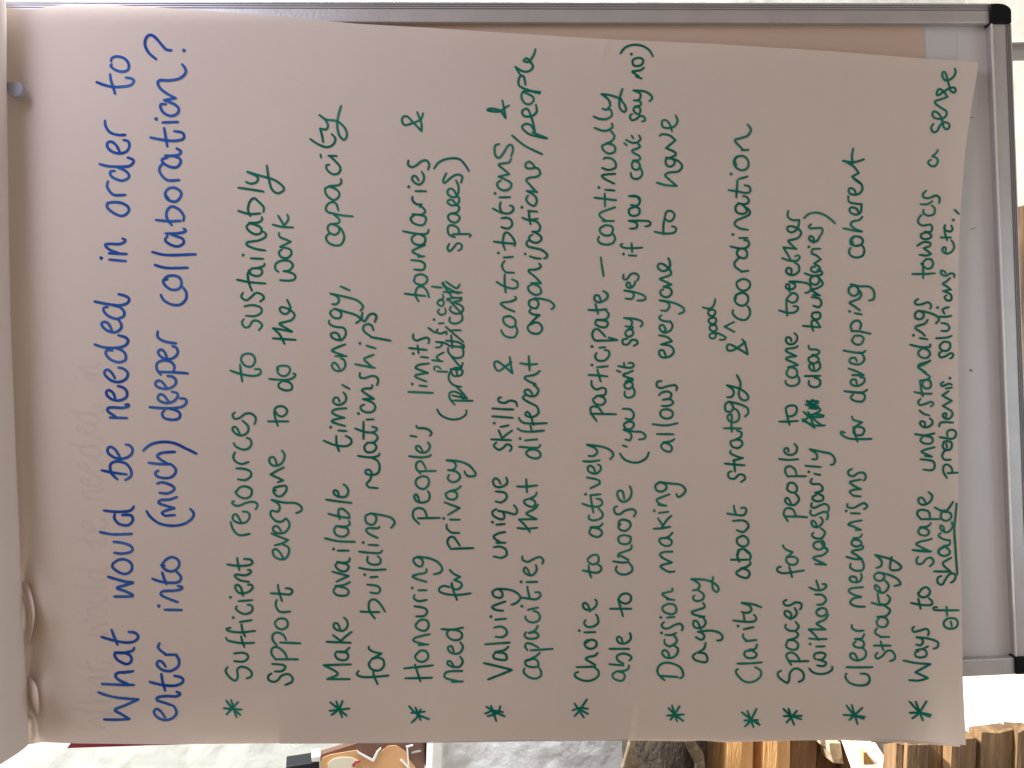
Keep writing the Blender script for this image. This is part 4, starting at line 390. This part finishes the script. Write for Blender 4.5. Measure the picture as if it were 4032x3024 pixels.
# ================================================================ the board
fb = tag(empty('flipchart_board'), 'white magnetic flipchart board with grey aluminium rails and black corner caps', 'flipchart board')
def bq(name, pts, w0, w1, m, bevel=0.0, parent=None):
    top = [onboard(px, py, w1) for px, py in pts]
    return prism(name, [p - BN * (w1 - w0) for p in top], top, m, parent or fb, bevel)
bq('panel', [(-450, 60), (3930, 60), (4040, 2630), (-450, 2850)], -0.012, 0.0, M['board'])
rr = bq('rail', [(-460, -2), (3900, 12), (3901, 91), (-460, 84)], -0.012, 0.009, M['alu'], 0.0012)
for yo in (8, 16, 25):
    bq('groove', [(-455, yo - 0.5), (3898, yo + 13.5), (3898, yo + 16), (-455, yo + 2.2)], 0.0091, 0.0095, M['groove'], 0, rr)
rb = bq('rail', [(3903, 91), (3984, 91), (4072, 2586), (4001, 2588)], -0.012, 0.009, M['alu'], 0.0012)
for xo in (60, 67, 74):
    bq('groove', [(3902 + xo - 2, 93), (3902 + xo + 1, 93), (3993 + xo + 1, 2584), (3993 + xo - 2, 2584)], 0.0091, 0.0095, M['groove'], 0, rb)
bq('rail_lip', [(3903, 92), (3909, 92), (4006, 2586), (4000, 2586)], 0.0091, 0.0115, mat('bright_aluminium', (0.78, 0.75, 0.72), 0.35, 0.4), 0.0005, rb)
rl = bq('rail', [(-460, 2775), (4000, 2590), (4002, 2656), (-460, 2860)], -0.012, 0.009, M['alu'], 0.0012)
cp = [(3901, 12), (3930, 12), (3950, 14), (3963, 19), (3974, 26), (3982, 36), (3984, 50), (3984, 90), (3903, 90)]
bq('corner_cap', cp, -0.014, 0.012, M['black'], 0.001)
bq('corner_cap', [(4001, 2589), (4082, 2587), (4084, 2630), (4070, 2650), (4050, 2655), (4003, 2657)], -0.014, 0.012, M['black'], 0.001)
M['smudge'] = mat('dry_marker_smudge', (0.33, 0.30, 0.28), 0.8, alpha=0.55)
for (x0, y0, x1, y1, w_) in [(3820, 905, 3842, 897, 2), (3818, 1459, 3829, 1463, 7), (3890, 392, 3902, 389, 3), (3822, 462, 3834, 465, 2)]:
    bq('smudge', [(x0, y0 - w_), (x1, y1 - w_), (x1, y1 + w_ * .3), (x0, y0 + w_ * .3)], 0.0001, 0.0004, M['smudge'])
# easel leg behind the board
def tube(name, p, q, r, m, parent=None, n=20, cap=True):
    p = Vector(p); q = Vector(q); d = (q - p).normalized(); a = d.orthogonal().normalized(); b = d.cross(a)
    v = [c + (a * math.cos(2 * math.pi * i / n) + b * math.sin(2 * math.pi * i / n)) * r for c in (p, q) for i in range(n)]
    f = [[i, (i + 1) % n, n + (i + 1) % n, n + i] for i in range(n)]
    if cap: f += [list(range(n))[::-1], list(range(n, 2 * n))]
    return mesh(name, v, f, m, parent, False)
p0 = onboard(3700, 215, -0.04); p1 = onboard(4032, 202, -0.06); dd = (p1 - p0).normalized()
tl = tag(tube('easel_leg', p0, p1 + dd * 0.75, 0.0105, mat('grey_tube', (0.30, 0.28, 0.26), 0.5, 0.4)), 'round grey metal easel leg below the board corner', 'easel leg')
# ================================================================ sheets of paper
def gs(x, c, s): return math.exp(-((x - c) / s) ** 2)
def wsheet(px, py):
    w = 0.0150 - 0.005 * min(max(px, 0) / 3800, 1)
    w += 0.0016 * fbm(px / 900, py / 900, 1, 2) + 0.0007 * fbm(px / 260, py / 600, 3, 2)
    e = max(0, (py - 2350) / 600)
    w += 0.0012 * e * math.sin(px / 150.0 + 1.0) * min(1, max(0, px / 500))
    # undulations near the lower end of the sheet
    w += 0.0016 * math.sin((px - 3000) / 75.0 + py / 900.0) * gs(px, 3560, 260) * 0.55
    # diagonal folds at the right-hand edge
    t = (px - 3440) + (py - 230) * 0.33
    w += 0.0005 * gs(t, 0, 20) * gs(py, 330, 230) + 0.0007 * gs(t, -110, 32) * gs(py, 380, 260)
    w += 0.0010 * gs(px + (py - 160) * 0.35, 2390, 14) * gs(py, 175, 60)
    # short crease at the left-hand edge
    c = px - (2508 - (py - 2770) * 0.13)
    w += 0.0009 * (0.5 * math.tanh(c / 5.0)) * math.exp(-abs(c) / 45) * min(1, max(0, (py - 2740) / 60))
    # the corner that lifts off
    w += 0.020 * gs(px, 3830, 150) * min(1, max(0, (py - 2300) / 640)) ** 1.5
    w += 0.004 * gs(px, 3830, 70) * gs(py, 1000, 700)
    # bulges under the rolled sheets
    w += 0.010 * gs(px + (2400 - py) * 0.25, 165, 42) * gs(py, 2400, 130) + 0.011 * gs(px, 165, 36) * gs(py, 2745, 80)
    w -= 0.009 * gs(px, 104, 16) * gs(py, 2420, 62) + 0.006 * gs(px, 128, 20) * gs(py, 2860, 55)
    w += 0.0012 * gs(px, 760, 5) * 0
    w -= 0.004 * gs(px, 60, 90)
    return w
def lerp(tab, x):
    if x <= tab[0][0]: return tab[0][1]
    for (a, b), (c, d) in zip(tab, tab[1:]):
        if x <= c:
            t = (x - a) / (c - a); return b + (d - b) * t
    return tab[-1][1]
TOP = [(-60, 30), (20, 34), (45, 36), (100, 37), (150, 33), (210, 22), (280, 16), (400, 17), (550, 25), (800, 40), (1100, 63), (1400, 93), (1700, 110), (1985, 129), (2400, 155), (2800, 172), (3000, 185), (3250, 200), (3440, 215), (3640, 231), (3780, 239), (3900, 250)]
BOT = [(-60, 2918), (100, 2930), (120, 2931), (165, 2922), (210, 2924), (300, 2927), (600, 2931), (1200, 2926), (1700, 2922), (2030, 2914), (2350, 2917), (2480, 2910), (2560, 2908), (3050, 2912), (3150, 2908), (3330, 2906), (3560, 2914), (3700, 2924), (3810, 2935)]
RGT = [(200, 3852), (245, 3852), (300, 3846), (400, 3828), (600, 3800), (800, 3785), (950, 3776), (1150, 3774), (1300, 3772), (1335, 3768), (1360, 3773), (1700, 3775), (1705, 3770), (2100, 3778), (2400, 3788), (2680, 3791), (2900, 3802), (2960, 3805)]
def sheetpix(s, t):
    x = -60 + s * (3850 + 60); y = 0
    for _ in range(4):
        y0 = lerp(TOP, x); y1 = lerp(BOT, x); y = y0 + (y1 - y0) * t
        xm = lerp(RGT, y); x = -60 + s * (xm + 60)
    return x, y
NU, NV = 330, 230
vs = []; fs = []
for j in range(NV + 1):
    for i in range(NU + 1):
        px, py = sheetpix(i / NU, j / NV); vs.append(onboard(px, py, wsheet(px, py)))
for j in range(NV):
    for i in range(NU):
        a = j * (NU + 1) + i; fs.append([a, a + 1, a + NU + 2, a + NU + 1])
sheet = mesh('paper_sheet', vs, fs, M['paper'], None, True)
tag(sheet, 'large front sheet of flipchart paper covered in blue and green handwriting', 'paper')
# second sheet below, and a grey one standing in for a shade step
def flat_sheet(name, pts, w, m, lab, cat='paper', n=70, wav=0.0004):
    (ax, ay), (bx, by), (cx, cy), (dx, dy) = pts
    def fn(s, t):
        x = (ax * (1 - s) + bx * s) * (1 - t) + (dx * (1 - s) + cx * s) * t; y = (ay * (1 - s) + by * s) * (1 - t) + (dy * (1 - s) + cy * s) * t
        ww = w + wav * fbm(x / 200, y / 150, 4, 3) + 0.0016 * gs(x + 0.6 * y, 2820, 14) * gs(y, 100, 60)
        return onboard(x, y, ww)
    o = grid_surface(name, fn, n * 2, n, m); tag(o, lab, cat); return o
flat_sheet('paper_sheet', [(200, 82), (3634, 88), (3790, 2880), (200, 2880)], 0.0022, M['under'], 'pinkish brown under sheet showing as a strip beside the right rail')
flat_sheet('paper_sheet', [(200, 84), (3766, 90), (3770, 2860), (200, 2860)], 0.0008, paper_mat('shade_step_grey', (0.66, 0.64, 0.625), 0.05), 'pale grey sheet added as a shaded step below the pinkish sheet', n=30, wav=0.0001)  # added sheet, its grey imitates a soft shadow step on the board
# edges of sheets that peep out along the left-hand side
def strip_sheet(tab, ytop, w, m, lab):
    x0 = tab[0][0]; x1 = tab[-1][0]
    def fn(s, t):
        x = x0 + (x1 - x0) * s; y = ytop + (lerp(tab, x) - ytop) * t
        return onboard(x, y, min(wsheet(x, y), wsheet(x, 2880)) - w)
    o = grid_surface('paper_sheet', fn, 160, 30, m); tag(o, lab, 'paper'); return o
strip_sheet([(2200, 2914), (2480, 2916), (2700, 2919), (2760, 2916), (2860, 2923), (3000, 2919), (3160, 2915), (3300, 2914), (3560, 2924), (3700, 2934), (3781, 2941)], 2500, 0.0016, M['paper'], 'second sheet peeping out as a pale sliver under the front sheet')
strip_sheet([(1100, 2928), (1500, 2927), (1900, 2922), (2100, 2919), (2470, 2916)], 2600, 0.0012, M['roll'], 'sheet edge showing as a thin pinkish line along the left side')
strip_sheet([(3430, 2922), (3480, 2930), (3545, 2920), (3600, 2932), (3640, 2924), (3700, 2938)], 2600, 0.0030, M['split'], 'ragged lower sheet edge by the old brown timbers')
tag(prism('red_card', [onboard(x, y, -0.016) for x, y in ((263, 2946), (276, 2931), (290, 2700), (900, 2700), (740, 2930))], [onboard(x, y, -0.014) for x, y in ((263, 2946), (276, 2931), (290, 2700), (900, 2700), (740, 2930))], mat('crimson_card', (0.42, 0.05, 0.10), 0.6, var=0.2, vscale=30)), 'crimson card sliver sticking out behind the left side of the paper', 'card')
# rolled-over sheets along the top of the board
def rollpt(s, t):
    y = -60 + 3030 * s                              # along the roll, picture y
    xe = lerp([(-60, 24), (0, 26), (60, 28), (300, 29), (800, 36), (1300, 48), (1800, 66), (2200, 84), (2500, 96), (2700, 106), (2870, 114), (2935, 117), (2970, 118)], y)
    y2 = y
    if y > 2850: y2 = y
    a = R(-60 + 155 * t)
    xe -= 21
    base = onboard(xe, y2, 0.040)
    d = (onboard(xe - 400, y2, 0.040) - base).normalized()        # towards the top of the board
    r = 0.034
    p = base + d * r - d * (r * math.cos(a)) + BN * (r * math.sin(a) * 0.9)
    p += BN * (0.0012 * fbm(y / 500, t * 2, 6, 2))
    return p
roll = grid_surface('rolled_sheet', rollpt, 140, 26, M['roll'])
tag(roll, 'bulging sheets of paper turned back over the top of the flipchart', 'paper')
# trim the end of the roll to its slanting cut
bm = bmesh.new(); bm.from_mesh(roll.data)
co = onboard(118, 2943, 0.05); c2 = onboard(0, 3000, 0.05)
nrm = (c2 - co).cross(BN).normalized()
if nrm.x > 0: nrm = -nrm
bmesh.ops.bisect_plane(bm, geom=bm.verts[:] + bm.edges[:] + bm.faces[:], plane_co=co, plane_no=nrm, clear_outer=True)
bm.to_mesh(roll.data); bm.free()
# inner layer of the roll, showing as a slightly lower edge
def roll2(s, t):
    y = -60 + 3040 * s
    a = R(-75 + 60 * t); xe = lerp([(-60, 26), (800, 38), (1800, 68), (2500, 98), (2935, 119), (2990, 120)], y)
    base = onboard(xe + 1, y, 0.033); d = (onboard(xe - 400, y, 0.033) - base).normalized(); r = 0.03
    return base + d * r - d * (r * math.cos(a)) + BN * (r * math.sin(a) * 0.9)
# peg with a round grey head
pg = tag(empty('peg'), 'round grey peg head poking out under the rolled sheets', 'peg')
pc = onboard(70, 359, 0.020)
def disc(name, c, n_, r0, r1, h, m, parent, n=40):
    a = n_.orthogonal().normalized(); b = n_.cross(a)
    rings = [(0, r0), (h * .75, r1), (h * .93, r1 * .96), (h, r1 * .86)]
    v = []; f = []
    for hh, r in rings: v += [c + n_ * hh + (a * math.cos(2 * math.pi * i / n) + b * math.sin(2 * math.pi * i / n)) * r for i in range(n)]
    for k in range(3): f += [[k * n + i, k * n + (i + 1) % n, (k + 1) * n + (i + 1) % n, (k + 1) * n + i] for i in range(n)]
    f.append([3 * n + i for i in range(n)]); return mesh(name, v, f, m, parent)
disc('head', pc, BN, 0.0074, 0.0078, 0.006, M['knob'], pg)
q0 = onboard(30, 340, 0.019); tube('shaft', q0, pc, 0.0045, M['knob'], pg)
# torn tabs where the sheet has pulled off its pegs
def tab(pts_edge, w0, lab):
    n = len(pts_edge); v = []; f = []
    for i, (xa, ya, xb, yb, lift) in enumerate(pts_edge):
        for k in range(7):
            t = k / 6; x = xa + (xb - xa) * t; y = ya + (yb - ya) * t
            v.append(onboard(x, y, wsheet(x, y) + 0.001 + lift * math.sin(t * math.pi * .55)))
    for i in range(n - 1):
        for k in range(6): a = i * 7 + k; f.append([a, a + 1, a + 8, a + 7])
    o = mesh('torn_flap', v, f, M['paper'], sheet, True); o['label'] = lab
tab([(82, 2292, 104, 2292, .002), (86, 2310, 118, 2318, .008), (92, 2335, 126, 2345, .014), (100, 2360, 132, 2372, .018), (113, 2388, 136, 2398, .020), (119, 2415, 137, 2426, .019), (120, 2445, 134, 2455, .017), (115, 2475, 128, 2484, .014), (108, 2500, 123, 2510, .011), (102, 2515, 119, 2528, .008), (104, 2532, 113, 2540, .006), (107, 2547, 110, 2549, .003)], 0, 'curled torn flap of paper under the roll, upper one')
tab([(106, 2662, 116, 2664, .003), (106, 2680, 134, 2682, .012), (108, 2705, 146, 2705, .019), (112, 2730, 151, 2735, .022), (118, 2760, 154, 2765, .022), (130, 2785, 155, 2790, .018), (143, 2806, 152, 2812, .010)], 0, 'curled torn flap of paper under the roll, lower one')
# ================================================================ handwriting
def smooth(p, step=5.0):
    if len(p) < 3:
        out = []
        for (a, b), (c, d) in zip(p, p[1:]):
            n = max(1, int(math.hypot(c - a, d - b) / step))
            out += [(a + (c - a) * k / n, b + (d - b) * k / n) for k in range(n)]
        return out + [p[-1]]
    q = [p[0]] + list(p) + [p[-1]]; out = []
    for i in range(1, len(q) - 2):
        p0, p1, p2, p3 = q[i - 1], q[i], q[i + 1], q[i + 2]
        n = max(2, int(math.hypot(p2[0] - p1[0], p2[1] - p1[1]) / step))
        for k in range(n):
            t = k / n; t2 = t * t; t3 = t2 * t
            out.append(tuple(0.5 * (2 * p1[c] + (p2[c] - p0[c]) * t + (2 * p0[c] - 5 * p1[c] + 4 * p2[c] - p3[c]) * t2 + (3 * p1[c] - p0[c] - 3 * p2[c] + p3[c]) * t3) for c in (0, 1)))
    out.append(tuple(p[-1])); return out
def ribbon(V, Fc, pts, hw, lift, off):
    """adds one flat pen stroke with round ends; the picture-plane half width hw is in photograph pixels"""
    P = smooth(pts); n = len(P)
    L = []; Rr = []
    for i in range(n):
        a = P[max(0, i - 1)]; b = P[min(n - 1, i + 1)]
        dx, dy = b[0] - a[0], b[1] - a[1]; l = math.hypot(dx, dy) or 1; dx /= l; dy /= l
        e = min(1.0, 0.86 + 0.14 * min(i, n - 1 - i) / 3)
        h = hw * e * (1 + 0.10 * noise.noise(Vector((P[i][0] / 30, P[i][1] / 30, 2))))
        L.append((P[i][0] - dy * h, P[i][1] + dx * h)); Rr.append((P[i][0] + dy * h, P[i][1] - dx * h))
    def W3(q, k): return onboard(q[0], q[1], wsheet(q[0], q[1]) + off + lift + 2.5e-6 * k)
    b0 = len(V)
    for i in range(n): V.append(W3(L[i], i)); V.append(W3(Rr[i], i))
    for i in range(n - 1): Fc.append([b0 + 2 * i, b0 + 2 * i + 1, b0 + 2 * i + 3, b0 + 2 * i + 2])
    for (i, sgn) in ((0, -1), (n - 1, 1)):                 # round ends
        a = P[max(0, i - 1)]; b = P[min(n - 1, i + 1)]
        ang = math.atan2(b[1] - a[1], b[0] - a[0])
        if sgn < 0: ang += math.pi
        idx = [b0 + 2 * i, b0 + 2 * i + 1] if sgn > 0 else [b0 + 2 * i + 1, b0 + 2 * i]
        arc = []
        h = hw * .86
        for k in range(1, 6):
            th = ang + math.pi / 2 - math.pi * k / 6
            arc.append(len(V)); V.append(W3((P[i][0] + math.cos(th) * h, P[i][1] + math.sin(th) * h), i))
        Fc.append([idx[0]] + arc + [idx[1]])
def dot(V, Fc, p, r, lift, off):
    b0 = len(V)
    for k in range(12):
        th = 2 * math.pi * k / 12; rr_ = r * (1 + .12 * math.sin(3 * th + p[0]))
        V.append(onboard(p[0] + math.cos(th) * rr_, p[1] + math.sin(th) * rr_, wsheet(*p) + off + lift))
    Fc.append(list(range(b0, b0 + 12)))
words = []
for line in INK.strip().split('\n'):
    nm, c, st = line.split('|')
    words.append((nm, c, [[(float(a), float(b)) for a, b in zip(*[iter(s.split())] * 2)] for s in st.split('/')]))
def build_word(name, strokes, m, hw, off=0.00035, label=None):
    V = []; Fc = []
    for k, s in enumerate(strokes):
        if len(s) == 1: dot(V, Fc, s[0], hw * 1.3, k * 1.2e-5, off)
        else: ribbon(V, Fc, s, hw, k * 1.2e-5, off)
    o = mesh(name, V, Fc, m, sheet)
    if label: o['label'] = label
    return o
PUNCT = {'asterisk': 'asterisk', 'ampersand': 'ampersand', 'dash': 'dash', 'caret': 'caret'}
for nm, c, st in words:
    hw = 5.7 if c == 'b' else 4.75
    if nm in ('physical', 'good'): hw = 4.3
    if nm == 'practical': hw = 4.4
    col = 'blue' if c == 'b' else 'green'
    if nm in PUNCT: build_word(PUNCT[nm], st, M[col], hw)
    else: build_word('handwritten_word', st, M[col], hw, label='handwritten word "%s" in %s ink' % (nm, col))
# faint writing of the next sheet showing through at the top
k = 0
for nm, c, st in words:
    if c == 'b' and nm in ('what', 'would', 'be', 'needed', 'in', 'order'):
        if nm == 'order' : continue
        g = [[(x - 100, 2790 - (2730 - y) * 0.76) for x, y in s] for s in st]
        build_word('show_through_word', g, M['ghost'], 6.0, 0.00012)
